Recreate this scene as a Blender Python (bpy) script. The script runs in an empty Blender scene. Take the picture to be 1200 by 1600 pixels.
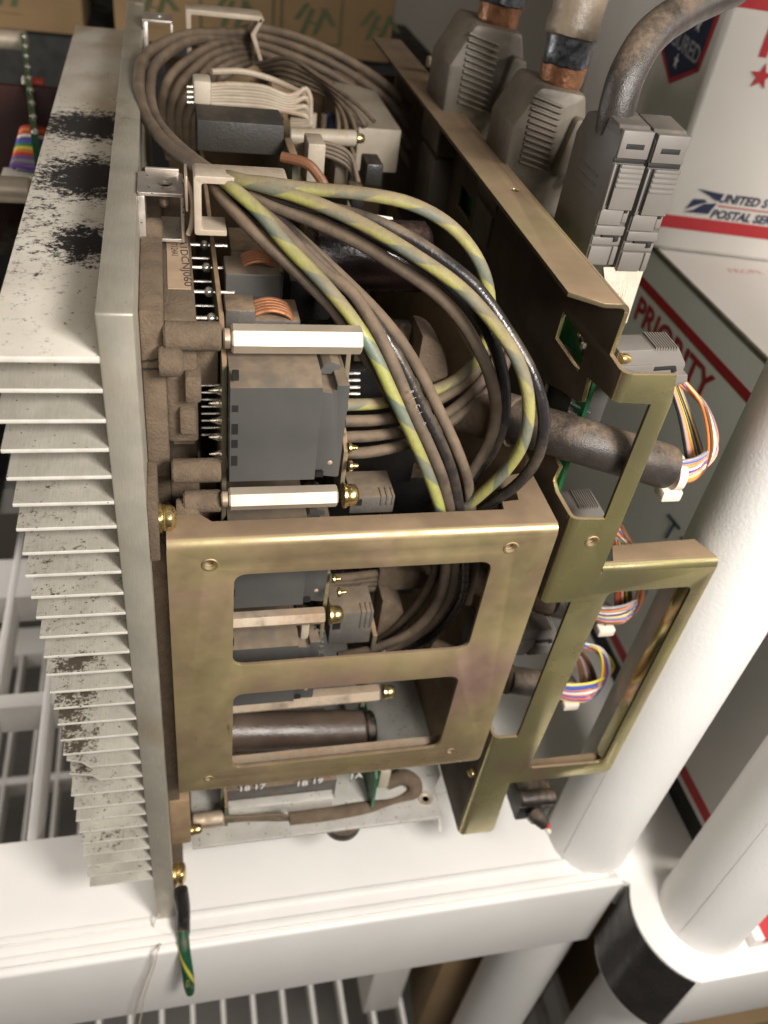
import bpy, bmesh, math, random
from mathutils import Vector, Matrix, Euler
random.seed(7)
S = 0.01                                   # everything below is written in centimetres
sc = bpy.context.scene
COL = sc.collection
# ------------------------------------------------------------------ camera
FPX = 1328.657                             # focal length in photo pixels (photo 1200 x 1600)
CAM = Vector((0.94296, -18.96720, 42.16068))
ROT = Euler((math.radians(49.61278), math.radians(-7.21995), math.radians(-11.52361)), 'XYZ')
RM = ROT.to_matrix()
cd = bpy.data.cameras.new('camera'); cam = bpy.data.objects.new('camera', cd); COL.objects.link(cam)
cam.location = CAM * S; cam.rotation_euler = ROT
cd.sensor_fit = 'VERTICAL'; cd.sensor_height = 36; cd.sensor_width = 27
cd.lens = 36 * FPX / 1600; cd.clip_start = 0.005; cd.clip_end = 50
cd.dof.use_dof = True; cd.dof.focus_distance = 0.262; cd.dof.aperture_fstop = 13.5
sc.camera = cam
# ------------------------------------------------------------------ light
w = bpy.data.worlds.new('World'); sc.world = w; w.use_nodes = True
w.node_tree.nodes['Background'].inputs[0].default_value = (1.0, 0.91, 0.80, 1)
w.node_tree.nodes['Background'].inputs[1].default_value = 0.036
def area(name, loc, target, sx, sy, power, col):
    ld = bpy.data.lights.new(name, 'AREA'); ld.shape = 'RECTANGLE'; ld.size = sx * S; ld.size_y = sy * S
    ld.energy = power; ld.color = col
    o = bpy.data.objects.new(name, ld); COL.objects.link(o); o.location = Vector(loc) * S
    o.rotation_euler = (Vector(target) - Vector(loc)).to_track_quat('-Z', 'Y').to_euler()
    return o
area('front_lamp', (14, -62, 66), (12, 0, 10), 40, 12, 3.0, (1.0, 0.955, 0.90))
area('work_lamp', (22, -29, 53), (10, 0, 15), 12, 12, 3.9, (1.0, 0.955, 0.90))
area('side_lamp', (70, -10, 60), (28, 18, 30), 14, 14, 2.2, (1.0, 0.93, 0.84))
area('left_fill_light', (-50, 36, 24), (-8, 26, 0), 10, 24, 2.6, (1.0, 0.94, 0.88))  # added fill light that brightens the shelf grid left of the heat sink
sc.view_settings.view_transform = 'Standard'; sc.view_settings.look = 'None'
sc.view_settings.exposure = 0.0; sc.view_settings.gamma = 1
sc.unit_settings.system = 'METRIC'
try:
    sc.cycles.max_bounces = 8; sc.cycles.use_denoising = True
except Exception: pass

# ------------------------------------------------------------------ helpers
def P(px, py, ax, val):
    """the point in the place (cm) that lies on the plane ax = val under a pixel of the photo"""
    d = RM @ Vector(((px - 600) / FPX, -(py - 800) / FPX, -1.0)); i = 'xyz'.index(ax)
    return CAM + d * ((val - CAM[i]) / d[i])
def Y(px, py, y): return P(px, py, 'y', y)
def X(px, py, x): return P(px, py, 'x', x)
def Z(px, py, z): return P(px, py, 'z', z)
# The drive body, its plugs and cables are first placed from image pixels (Y(), X(), Z() below read
# positions before scaling) and then shrunk about the camera by one uniform scale and shift; the heat sink and the room are drawn 1:1.
BODY_CAM_SCALE = (0.9025, Vector((0.0919, -1.8493, 4.1107)))
CAM_SCALE = [None]
def place(v):
    return Vector(v)*CAM_SCALE[0][0]+CAM_SCALE[0][1] if CAM_SCALE[0] else Vector(v)
WL = {}                                    # world location (cm) of each empty / object
class MB:
    def __init__(s): s.v = []; s.f = []; s.uv = []; s.hasuv = False
    def add(s, vs, fs, uv=None):
        n = len(s.v); s.v += [tuple(v) for v in vs]
        for i, f in enumerate(fs):
            s.f.append([k + n for k in f]); s.uv.append(uv[i] if uv else None)
        if uv: s.hasuv = True
        return s
    def bm(s, b):
        b.verts.index_update(); b.faces.index_update()
        return s.add([v.co for v in b.verts], [[v.index for v in f.verts] for f in b.faces])
    def box(s, x0, x1, y0, y1, z0, z1, bev=0.0, seg=2):
        return s.obox(((x0+x1)/2, (y0+y1)/2, (z0+z1)/2), (abs(x1-x0)/2, abs(y1-y0)/2, abs(z1-z0)/2), bev=bev, seg=seg)
    def obox(s, c, h, rot=None, bev=0.0, seg=2):
        b = bmesh.new(); bmesh.ops.create_cube(b, size=2)
        for v in b.verts: v.co = Vector((v.co.x*h[0], v.co.y*h[1], v.co.z*h[2]))
        if bev: bmesh.ops.bevel(b, geom=b.edges[:], offset=min(bev, .49*2*min(h)), segments=seg, profile=.5, affect='EDGES')
        for v in b.verts: v.co = (rot @ v.co if rot else v.co) + Vector(c)
        s.bm(b); b.free(); return s
    def prism(s, poly, ax, a0, a1, bev=0.0, holes=(), res=4):
        cu = bpy.data.curves.new('t', 'CURVE'); cu.dimensions = '2D'; cu.fill_mode = 'BOTH'
        for pl in [poly] + list(holes):
            sp = cu.splines.new('POLY'); sp.points.add(len(pl)-1); sp.use_cyclic_u = True
            for q, p in zip(sp.points, pl): q.co = (p[0], p[1], 0, 1)
        cu.extrude = abs(a1-a0)/2 - bev; cu.bevel_depth = bev; cu.bevel_resolution = 1; cu.offset = -bev
        o = bpy.data.objects.new('t', cu); m = bpy.data.meshes.new_from_object(o)
        b = bmesh.new(); b.from_mesh(m); bmesh.ops.remove_doubles(b, verts=b.verts[:], dist=1e-4)
        mid = (a0+a1)/2
        for v in b.verts:
            u, t, q = v.co
            v.co = {'x': (q+mid, u, t), 'y': (u, q+mid, t), 'z': (u, t, q+mid)}[ax]
        bmesh.ops.recalc_face_normals(b, faces=b.faces[:])
        s.bm(b); b.free(); bpy.data.objects.remove(o); bpy.data.curves.remove(cu); bpy.data.meshes.remove(m); return s
    def tube(s, pts, r, seg=10, sub=5, cap=True, smooth=True, turn=0.25):
        p = [Vector(q) for q in pts]; q = []
        if smooth and len(p) > 2:
            e = [2*p[0]-p[1]] + p + [2*p[-1]-p[-2]]
            for i in range(1, len(e)-2):
                for k in range(sub):
                    t = k/sub; a, b_, c, d = e[i-1], e[i], e[i+1], e[i+2]
                    q.append(.5*((2*b_) + (c-a)*t + (2*a-5*b_+4*c-d)*t*t + (3*b_-a-3*c+d)*t**3))
            q.append(p[-1])
        else: q = p
        n = len(q); tan = [(q[min(i+1, n-1)]-q[max(i-1, 0)]).normalized() for i in range(n)]
        u = tan[0].orthogonal().normalized(); vs = []; fs = []; uv = []; L = 0
        Ls = []
        for i in range(n):
            u = (u - tan[i]*u.dot(tan[i])).normalized(); w_ = tan[i].cross(u)
            rr = r(i/(n-1)) if callable(r) else r
            if i: L += (q[i]-q[i-1]).length
            Ls.append(L)
            for k in range(seg):
                a = 2*math.pi*k/seg; vs.append(q[i] + (u*math.cos(a)+w_*math.sin(a))*rr)
        for i in range(n-1):
            for k in range(seg):
                k2 = (k+1) % seg
                fs.append([i*seg+k, i*seg+k2, (i+1)*seg+k2, (i+1)*seg+k])
                a0, a1 = k/seg, (k+1)/seg
                uv.append([(a0, Ls[i]), (a1, Ls[i]), (a1, Ls[i+1]), (a0, Ls[i+1])])
        if cap:
            fs.append(list(range(seg))[::-1]); uv.append([(0, 0)]*seg)
            fs.append([(n-1)*seg+k for k in range(seg)]); uv.append([(0, Ls[-1])]*seg)
        return s.add(vs, fs, uv)
    def lathe(s, p0, d, prof, seg=20, phase=0, cap0=True):
        """profile [(t along d, r)]; closed at both ends"""
        d = Vector(d).normalized(); p0 = Vector(p0); u = d.orthogonal().normalized()
        if abs(d.x) > .9: u = Vector((0, 0, 1))
        w_ = d.cross(u); vs = []; fs = []; n = len(prof)
        for t, r in prof:
            for k in range(seg):
                a = 2*math.pi*k/seg + phase; vs.append(p0 + d*t + (u*math.cos(a)+w_*math.sin(a))*max(r, 1e-4))
        for i in range(n-1):
            for k in range(seg):
                k2 = (k+1) % seg; fs.append([i*seg+k, (i+1)*seg+k, (i+1)*seg+k2, i*seg+k2][::-1])
        if cap0: fs.append(list(range(seg))[::-1])
        fs.append([(n-1)*seg+k for k in range(seg)])
        return s.add(vs, fs)
    def cyl(s, p0, p1, r, seg=20, ch=None):
        p0, p1 = Vector(p0), Vector(p1); L = (p1-p0).length; c = min(r*.15, L*.2) if ch is None else ch
        return s.lathe(p0, p1-p0, [(0, r-c), (c, r), (L-c, r), (L, r-c)] if c else [(0, r), (L, r)], seg)
    def hexrod(s, p0, p1, r):
        p0, p1 = Vector(p0), Vector(p1); L = (p1-p0).length
        return s.lathe(p0, p1-p0, [(0, r*.86), (.06, r), (L-.06, r), (L, r*.86)], 6, math.pi/6)
    def quad(s, a, b, c, d): return s.add([a, b, c, d], [[0, 1, 2, 3]])
    def slab(s, a, b, c, d, th):
        """a quad a b c d given a thickness along its own normal"""
        a, b, c, d = map(Vector, (a, b, c, d)); n = (b-a).cross(d-a).normalized()*th
        v = [a, b, c, d, a-n, b-n, c-n, d-n]
        return s.add(v, [[0, 1, 2, 3], [7, 6, 5, 4], [0, 4, 5, 1], [1, 5, 6, 2], [2, 6, 7, 3], [3, 7, 4, 0]])
    def bend(s, ax, a0, a1, c, r, th, ang0, ang1, n=6):
        """quarter bend of sheet metal: axis ax from a0 to a1, centre c in the other two coordinates"""
        vs = []; fs = []
        for i in range(n+1):
            t = math.radians(ang0 + (ang1-ang0)*i/n)
            for rr in (r, r-th):
                for a in (a0, a1):
                    u, v = c[0]+rr*math.cos(t), c[1]+rr*math.sin(t)
                    vs.append({'x': (a, u, v), 'y': (u, a, v), 'z': (u, v, a)}[ax])
        for i in range(n):
            k = i*4; m = k+4
            fs += [[k, k+1, m+1, m], [k+3, k+2, m+2, m+3], [k, m, m+2, k+2], [k+1, k+3, m+3, m+1]]
        b = bmesh.new(); vv = [b.verts.new(v) for v in vs]
        for f in fs: b.faces.new([vv[k] for k in f])
        b.faces.new([vv[k] for k in (0, 2, 3, 1)]); e = n*4; b.faces.new([vv[e+k] for k in (0, 1, 3, 2)])
        bmesh.ops.recalc_face_normals(b, faces=b.faces[:]); s.bm(b); b.free(); return s
    def text(s, body, origin, u, v, size, th=0.006, bold=0.0, shear=0.0):
        """lettering: u = reading direction, v = up direction of the glyphs, size = cap height (cm)"""
        cu = bpy.data.curves.new('t', 'FONT'); cu.body = body; cu.size = size*1.38; cu.extrude = th; cu.offset = bold; cu.resolution_u = 3; cu.shear = shear
        o = bpy.data.objects.new('t', cu); m = bpy.data.meshes.new_from_object(o)
        u = Vector(u).normalized(); v = Vector(v); v = (v-u*v.dot(u)).normalized(); n = u.cross(v); o0 = Vector(origin)
        s.add([o0+u*p.co.x+v*p.co.y+n*p.co.z for p in m.vertices], [list(f.vertices) for f in m.polygons])
        bpy.data.objects.remove(o); bpy.data.curves.remove(cu); bpy.data.meshes.remove(m); return s
def rpoly(pts, r, n=4):
    """polygon with rounded corners"""
    out = []; N = len(pts)
    for i in range(N):
        p = Vector(pts[i]); a = Vector(pts[i-1])-p; b = Vector(pts[(i+1) % N])-p
        rr = r[i] if isinstance(r, (list, tuple)) else r
        if rr <= 0: out.append(tuple(p)); continue
        ang = a.angle(b); t = min(rr/math.tan(ang/2), .49*a.length, .49*b.length)
        p0 = p + a.normalized()*t; p1 = p + b.normalized()*t
        for k in range(n+1):
            s_ = k/n; out.append(tuple((1-s_)**2*p0 + 2*s_*(1-s_)*p + s_*s_*p1))
    return out
def rect(x0, x1, y0, y1, r=0, n=4): return rpoly([(x0, y0), (x1, y0), (x1, y1), (x0, y1)], r, n)
def circ(cx, cy, r, n=16): return [(cx+r*math.cos(2*math.pi*k/n), cy+r*math.sin(2*math.pi*k/n)) for k in range(n)]
def empty(name, loc, label, cat, group=None, parent=None):
    o = bpy.data.objects.new(name, None); COL.objects.link(o); o.empty_display_size = .02
    WL[o.name] = place(loc); o.location = place(loc)*S
    o['label'] = label; o['category'] = cat
    if group: o['group'] = group
    return o
def part(name, mb, mat, parent=None, label=None, cat=None, kind=None, group=None, flat=False, ang=35):
    vs = [place(v) for v in mb.v]
    lo = Vector([min(v[i] for v in vs) for i in range(3)]); hi = Vector([max(v[i] for v in vs) for i in range(3)]); c = (lo+hi)/2
    m = bpy.data.meshes.new(name); m.from_pydata([(v-c)*S for v in vs], [], mb.f)
    if mb.hasuv:
        ul = m.uv_layers.new(name='UVMap'); i = 0
        for f, uv in zip(m.polygons, mb.uv):
            for k in range(len(f.vertices)):
                ul.data[i].uv = uv[k] if uv else (0, 0); i += 1
    m.materials.append(mat)
    if not flat:
        m.polygons.foreach_set('use_smooth', [True]*len(m.polygons)); m.set_sharp_from_angle(angle=math.radians(ang))
    m.update()
    o = bpy.data.objects.new(name, m); COL.objects.link(o); WL[o.name] = c
    if parent:
        o.parent = parent; o.location = (c-WL[parent.name])*S
    else: o.location = c*S
    for k, v in (('label', label), ('category', cat), ('kind', kind), ('group', group)):
        if v: o[k] = v
    return o
def copy(src, d, parent=None, label=None):
    """a copy of a part (and its sub-parts) moved by d cm; meshes are shared"""
    o = src.copy(); COL.objects.link(o); p = parent or src.parent
    WL[o.name] = WL[src.name]+Vector(d)*(CAM_SCALE[0][0] if CAM_SCALE[0] else 1)
    if p: o.parent = p; o.location = (WL[o.name]-WL[p.name])*S
    else: o.location = WL[o.name]*S
    if label: o['label'] = label
    for ch in list(src.children):
        copy(ch, d, o)
    return o
# ------------------------------------------------------------------ materials
def mat(name, col, col2=None, nscale=60, rough=.5, rvar=.1, metal=0.0, dust=0.0, updust=0.0, dcol=(.19, .125, .072), bump=0.0, bscale=900,
        brush=None, third=None, stripe=None, blobs=None, blobcol=(.012, .009, .007), coat=0.0, dscale=45, detail=6, spec=.5, trans=0.0, speck=0.0, scratch=0.0, uplo=.05, dgrain=.5, damp=1.1):
    m = bpy.data.materials.new(name); m.use_nodes = True; nt = m.node_tree; N = nt.nodes; L = nt.links
    bs = N['Principled BSDF']
    def node(t, **k):
        n = N.new(t)
        for a, b in k.items(): setattr(n, a, b)
        return n
    def setin(n, i, v):
        if hasattr(v, 'links') or hasattr(v, 'is_output'): L.new(v, n.inputs[i])
        else: n.inputs[i].default_value = v
    def math_(op, a, b=0.0, c=0.0):
        n = node('ShaderNodeMath', operation=op); setin(n, 0, a); setin(n, 1, b)
        if op in ('MULTIPLY_ADD', 'SMOOTH_MIN'): setin(n, 2, c)
        return n.outputs[0]
    def mix(f, a, b):
        n = node('ShaderNodeMix', data_type='RGBA'); setin(n, 0, f)
        for i, v in ((6, a), (7, b)):
            setin(n, i, v if hasattr(v, 'is_output') else (*v[:3], 1))
        return n.outputs[2]
    def rng(v, a, b, c=0.0, d=1.0):
        n = node('ShaderNodeMapRange', interpolation_type='SMOOTHSTEP'); setin(n, 0, v)
        for i, q in zip((1, 2, 3, 4), (a, b, c, d)): n.inputs[i].default_value = q
        return n.outputs[0]
    geo = node('ShaderNodeNewGeometry'); pos = geo.outputs['Position']
    def noise(scale, det=4, rgh=.55, vec=None, stretch=None):
        v = vec or pos
        if stretch:
            mp = node('ShaderNodeMapping'); L.new(v, mp.inputs[0]); mp.inputs['Scale'].default_value = stretch; v = mp.outputs[0]
        n = node('ShaderNodeTexNoise'); n.inputs['Scale'].default_value = scale; n.inputs['Detail'].default_value = det; n.inputs['Roughness'].default_value = rgh
        L.new(v, n.inputs['Vector']); return n.outputs[0]
    c = col
    if stripe:
        uvn = node('ShaderNodeUVMap'); sx = node('ShaderNodeSeparateXYZ'); L.new(uvn.outputs[0], sx.inputs[0])
        t = math_('FRACT', math_('MULTIPLY_ADD', sx.outputs[1], stripe[1], sx.outputs[0]))
        wv = math_('ABSOLUTE', math_('SUBTRACT', t, .5)); f = rng(wv, stripe[2]-.03, stripe[2]+.03)
        c = mix(f, col, stripe[0])
    elif col2:
        c = mix(rng(noise(nscale, detail), .35, .65), col, col2)
    if third: c = mix(rng(noise(nscale*.6, 3, .5, stretch=(1.3, .9, 1.1)), .52, .68), c, third)
    r = rng(noise(nscale*1.7, 4), .3, .7, max(.03, rough-rvar), min(1, rough+rvar))
    met = metal
    if brush:
        b = noise(160, 3, .6, stretch=brush); c = mix(math_('MULTIPLY', rng(b, .35, .65), .35), c, [q*.55 for q in (col)])
        r = math_('ADD', r, math_('MULTIPLY', math_('SUBTRACT', b, .5), .3))
    if scratch:
        sc_ = rng(noise(90, 5, .7, stretch=(1, 1, .2)), .66, .70); c = mix(math_('MULTIPLY', sc_, scratch), c, (.05, .04, .03))
    if dust or updust:
        nz = node('ShaderNodeSeparateXYZ'); L.new(geo.outputs['Normal'], nz.inputs[0])
        up = rng(nz.outputs[2], uplo, max(.8, min(.999, uplo+.12))); n1 = noise(dscale, 5, .6); n2 = noise(dscale*9, 3, .6)
        f = math_('ADD', math_('MULTIPLY', up, updust), dust)
        f = math_('ADD', f, math_('MULTIPLY', math_('SUBTRACT', n1, .5), damp))
        f = math_('ADD', f, math_('MULTIPLY', math_('SUBTRACT', n2, .5), dgrain)); f = rng(f, .12, .88)
        dc = mix(rng(noise(dscale*4, 5), .3, .7), dcol, [q*1.45 for q in dcol])
        c = mix(f, c, dc); r = mix(f, r, (.95, .95, .95)) if False else math_('ADD', math_('MULTIPLY', f, .92), math_('MULTIPLY', math_('SUBTRACT', 1.0, f), r))
        if metal: met = math_('MULTIPLY', math_('SUBTRACT', 1.0, f), metal)
    if blobs:
        n1 = noise(260, 6, .7); n2 = noise(900, 3, .6); f = None
        for (bx, by, bz, bw, st) in blobs:
            vm = node('ShaderNodeVectorMath', operation='SUBTRACT'); L.new(pos, vm.inputs[0]); vm.inputs[1].default_value = (bx*S, by*S, bz*S)
            sm = node('ShaderNodeVectorMath', operation='MULTIPLY'); L.new(vm.outputs[0], sm.inputs[0]); sm.inputs[1].default_value = tuple(1/(q*S) for q in bw)
            ln = node('ShaderNodeVectorMath', operation='LENGTH'); L.new(sm.outputs[0], ln.inputs[0])
            g = math_('MULTIPLY', math_('SUBTRACT', 1.0, ln.outputs['Value']), st)
            f = g if f is None else math_('MAXIMUM', f, g)
        f = math_('ADD', math_('MAXIMUM', f, -.62), math_('MULTIPLY', math_('SUBTRACT', n1, .5), 2.1)); f = math_('ADD', f, math_('MULTIPLY', math_('SUBTRACT', n2, .5), 1.3))
        c = mix(math_('MULTIPLY', rng(f, -.05, .4), .5), c, [min(.3, q*6+.09) for q in blobcol]); f = rng(f, .12, .46); c = mix(f, c, blobcol); r = math_('MAXIMUM', r, math_('MULTIPLY', f, .9))
        if metal: met = math_('MULTIPLY', math_('SUBTRACT', 1.0, f), met)
    if speck:
        f = rng(noise(700, 2, .5), .70-.06*speck, .74-.06*speck); c = mix(f, c, (.05, .035, .02))
    setin(bs, 'Base Color', c if hasattr(c, 'is_output') else (*c, 1)); setin(bs, 'Roughness', r); setin(bs, 'Metallic', met)
    bs.inputs['Specular IOR Level'].default_value = spec; bs.inputs['Coat Weight'].default_value = coat
    if trans: bs.inputs['Transmission Weight'].default_value = trans
    if bump or dust or updust:
        bn = node('ShaderNodeBump'); bn.inputs['Strength'].default_value = bump or (.05 if metal else .25); bn.inputs['Distance'].default_value = .0008
        L.new(noise(bscale, 4, .6), bn.inputs['Height']); L.new(bn.outputs[0], bs.inputs['Normal'])
    return m
DUST = (.19, .125, .072)
M = {}
M['plate'] = mat('anodised_plate', (.47, .425, .345), (.41, .385, .32), 35, .46, .12, .5, dust=.02, updust=.05, brush=(30, 1, 1), third=(.37, .31, .22), scratch=.4)
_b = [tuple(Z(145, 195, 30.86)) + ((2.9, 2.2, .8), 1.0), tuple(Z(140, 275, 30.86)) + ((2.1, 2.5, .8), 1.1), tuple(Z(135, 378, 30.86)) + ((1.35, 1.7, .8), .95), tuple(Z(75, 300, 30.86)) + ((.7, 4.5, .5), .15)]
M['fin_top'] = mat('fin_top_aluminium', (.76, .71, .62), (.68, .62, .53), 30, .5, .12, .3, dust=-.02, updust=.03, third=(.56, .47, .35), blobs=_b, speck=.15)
_f = [tuple(Y(x, y, .5)) + ((1.1, 1.0, .8), .62) for x, y in ((118, 1035), (112, 1080), (105, 1115), (112, 1140), (112, 1165), (116, 1195))]
_f += [tuple(Y(x, y, .2)) + ((1.0, .5, .6), .1) for x, y in ((70, 935), (35, 820), (60, 900), (50, 860), (75, 970), (85, 1000), (140, 1240), (160, 1310))]
M['fin'] = mat('fin_aluminium', (.56, .525, .45), (.48, .445, .38), 60, .44, .12, .45, dust=.02, brush=(26, 1, 1), blobs=_f, blobcol=(.05, .034, .022), speck=.15)
M['zinc'] = mat('yellow_zinc', (.50, .42, .20), (.44, .33, .20), 45, .36, .08, .8, dust=.10, updust=.42, third=(.40, .30, .24), dscale=30, scratch=.25)
M['zinc_clean'] = mat('yellow_zinc_clean', (.55, .485, .22), (.46, .41, .22), 26, .25, .05, .85, dust=.10, updust=.75, third=(.47, .33, .23), dscale=14, scratch=.3, uplo=.88, dcol=(.15, .10, .058), dgrain=.2, damp=.9, detail=3)
M['zinc_bracket'] = mat('yellow_zinc_bracket', (.44, .365, .175), (.40, .295, .17), 24, .25, .05, .75, dust=.38, updust=.6, third=(.42, .27, .21), dscale=14, scratch=.5, uplo=.88, dcol=(.14, .095, .056), dgrain=.25, damp=1.0, detail=4)
M['zinc_dusty'] = mat('yellow_zinc_dusty', (.36, .27, .14), (.30, .2, .12), 50, .5, .1, .6, dust=.55, updust=.3)
M['dust'] = mat('caked_dust', (.105, .073, .047), (.125, .09, .058), 70, .95, .03, dust=.7, updust=.3, bump=.7, bscale=1000, dcol=(.092, .065, .042))
M['dusty_metal'] = mat('dusty_metal', (.45, .38, .3), None, 50, .4, .1, .8, dust=.55, updust=.4)
M['label'] = mat('tan_label', (.47, .34, .23), (.40, .28, .19), 90, .55, .1, .2, dust=.05, updust=.05)
M['ink'] = mat('ink', (.035, .028, .022), None, 50, .7)
M['pcb'] = mat('dusty_board', (.08, .10, .06), (.13, .11, .07), 60, .6, .1, dust=.35, updust=.5)
M['pcb_green'] = mat('green_board', (.012, .085, .035), (.02, .11, .04), 120, .35, .1, dust=-.1, updust=.2)
M['grey'] = mat('grey_plastic', (.066, .064, .060), (.08, .077, .071), 30, .40, .08, dust=-.02, updust=.75, bump=.05, bscale=2200, dcol=(.115, .085, .057), uplo=.4)
M['grey_light'] = mat('light_grey_plastic', (.15, .135, .12), (.13, .118, .105), 30, .5, .1, dust=.0, updust=.3, bump=.1, bscale=2200, dcol=(.14, .105, .07))
M['grey_dark'] = mat('dark_grey_plastic', (.09, .08, .07), (.06, .055, .05), 60, .5, .1, dust=.1, updust=.45)
M['black'] = mat('black_plastic', (.012, .012, .013), (.02, .018, .016), 60, .35, .1, dust=-.05, updust=.35)
M['black_dull'] = mat('black_dull', (.008, .007, .006), None, 60, .7)
M['nickel'] = mat('nickel', (.55, .47, .37), (.47, .39, .31), 60, .50, .06, .55, scratch=.4)
M['nickel_dusty'] = mat('nickel_dusty', (.55, .46, .36), (.5, .4, .3), 60, .38, .1, .8, dust=.1, updust=.4)
M['brass'] = mat('brass_screw', (.72, .55, .25), (.6, .45, .2), 200, .25, .08, .95, dust=-.12, updust=.15)
M['solder'] = mat('solder', (.75, .72, .66), (.6, .55, .48), 300, .3, .1, .9, dust=-.1, updust=.15)
M['copper'] = mat('copper_wire', (.40, .17, .08), (.32, .13, .06), 300, .4, .1, .6, dust=.12, updust=.25)
M['cable_black'] = mat('black_cable', (.020, .018, .019), (.026, .023, .022), 200, .2, .05, dust=.12, updust=.34, dcol=(.13, .094, .06), dscale=20, damp=1.6)
M['cable_brown'] = mat('dust_coated_cable', (.034, .028, .023), (.05, .039, .03), 200, .36, .08, dust=.50, updust=.25, dcol=(.115, .081, .052), dscale=30, damp=.7)
M['cable_earth'] = mat('striped_earth_cable', (.33, .34, .085), stripe=((.105, .155, .125), .40, .29), rough=.3, rvar=.06, dust=.34, updust=.26, dscale=34, damp=.9, dcol=(.15, .115, .068))
M['cable_earth_dusty'] = mat('striped_earth_cable_dusty', (.34, .33, .09), stripe=((.12, .15, .12), .40, .28), rough=.42, rvar=.06, dust=.42, updust=.3, dscale=30, damp=.7, dcol=(.155, .12, .07))
M['earth_green'] = mat('green_stub', (.008, .06, .03), stripe=((.4, .36, .05), .22, .455), rough=.35, dust=.0, updust=.15)
M['sleeve'] = mat('black_sleeve', (.026, .022, .02), (.035, .028, .024), 160, .36, .08, dust=.06, updust=.40, bump=.3, bscale=1800, dcol=(.12, .085, .055), dscale=120)
M['nylon'] = mat('dirty_nylon', (.42, .35, .27), (.34, .27, .2), 70, .5, .1, dust=.05, updust=.2, third=(.3, .21, .14))
M['tie'] = mat('cable_tie_nylon', (.70, .62, .52), (.62, .54, .45), 70, .4, .1, dust=-.1, updust=.15)
M['ivory'] = mat('ivory_plastic', (.46, .40, .31), (.38, .33, .25), 50, .5, .1, dust=-.04, updust=.2)
M['silver_br'] = mat('bright_bracket', (.62, .58, .52), (.5, .45, .4), 90, .4, .1, .8, dust=.0, updust=.15, speck=.5)
M['galv'] = mat('galvanised_base', (.58, .55, .50), (.52, .50, .45), 70, .42, .12, .35, dust=-.12, updust=.12, speck=.5)
M['shelf'] = mat('white_shelf_plastic', (.78, .755, .715), (.74, .715, .68), 15, .42, .06, bump=.05, bscale=1400)
M['post'] = mat('white_post_plastic', (.78, .76, .73), (.75, .73, .70), 15, .5, .06, bump=.22, bscale=620)
M['tape'] = mat('black_tape', (.014, .013, .013), (.022, .02, .02), 60, .28, .1, speck=.3)
M['carton'] = mat('brown_carton', (.21, .135, .062), (.18, .115, .052), 20, .8, .05, bump=.1)
M['carton_edge'] = mat('carton_edge', (.09, .075, .05), (.14, .12, .085), 120, .9, .05)
M['green_print'] = mat('green_print', (.055, .07, .025), None, 50, .7)
M['white_box'] = mat('white_mailing_card', (.74, .71, .67), (.69, .66, .62), 12, .5, .05, bump=.08, bscale=300)
M['red_print'] = mat('red_print', (.46, .022, .03), (.42, .02, .028), 40, .5)
M['faded_red'] = mat('faded_red_print', (.50, .20, .17), (.62, .40, .36), 260, .6)
M['navy'] = mat('navy_print', (.008, .016, .06), (.01, .02, .07), 40, .5)
M['grey_print'] = mat('grey_print', (.30, .30, .32), None, 40, .6)
M['white_print'] = mat('white_print', (.75, .73, .7), None, 40, .6)
M['marker'] = mat('marker_ink', (.03, .05, .06), (.06, .09, .1), 300, .6)
M['floor'] = mat('floor', (.34, .32, .29), (.28, .26, .24), 8, .6)
M['wall'] = mat('wall', (.42, .38, .33), (.38, .35, .3), 3, .9)
M['dark_red'] = mat('dark_red_panel', (.05, .008, .006), (.03, .006, .005), 50, .6)
M['dark_blue'] = mat('dark_blue', (.01, .014, .035), None, 50, .6)
M['cap'] = mat('capacitor_sleeve', (.018, .009, .009), (.012, .007, .007), 50, .25, .08, dust=-.12, updust=.3)
M['tape_tan'] = mat('cloth_tape', (.21, .165, .115), (.15, .115, .08), 50, .55, .1, bump=.4, bscale=500, dust=.1)
M['foil'] = mat('copper_foil', (.26, .12, .06), (.17, .08, .04), 140, .45, .1, .6, bump=.8, bscale=260, dust=.15, updust=.1)
M['braid'] = mat('metal_braid', (.10, .11, .12), (.04, .04, .05), 500, .4, .1, .6)
M['hood'] = mat('cast_hood', (.15, .13, .105), (.10, .088, .07), 60, .5, .1, .3, dust=.25, updust=.3, dcol=(.10, .075, .05))
def wire(nm, c): M[nm] = mat('wire_' + nm, c, None, 50, .35, .06, dust=-.2, updust=.1)
for nm, c in dict(red=(.50, .05, .03), orange=(.70, .22, .06), yellow=(.72, .55, .07), blue=(.06, .12, .42), green=(.05, .25, .09), violet=(.16, .09, .28), white=(.75, .68, .6), pink=(.70, .33, .24), greyw=(.26, .24, .24), blackw=(.02, .018, .018), brownw=(.16, .07, .035)).items(): wire(nm, c)
M['roll'] = mat('brown_roll', (.085, .06, .045), (.07, .048, .036), 60, .3, .05, dust=.2, updust=.1, dgrain=.2, dscale=25, dcol=(.12, .085, .058))
M['plug_side'] = mat('plug_grey', (.085, .078, .07), (.075, .068, .06), 30, .5, .1, updust=.3, bump=.1, bscale=2200, dcol=(.12, .09, .06))
M['grime_shade'] = mat('grime_with_shade', (.075, .054, .034), (.10, .072, .046), 40, .8, .1)  # brown grime, darkened so the inner side's shade sits in the colour
M['dirty_white'] = mat('grimy_ivory', (.36, .31, .24), (.3, .25, .19), 50, .5, .1, dust=.0, updust=.25)
M['housing'] = mat('dark_housing', (.022, .019, .016), (.03, .026, .02), 40, .6, .1, updust=.3, dcol=(.09, .065, .042))
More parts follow.
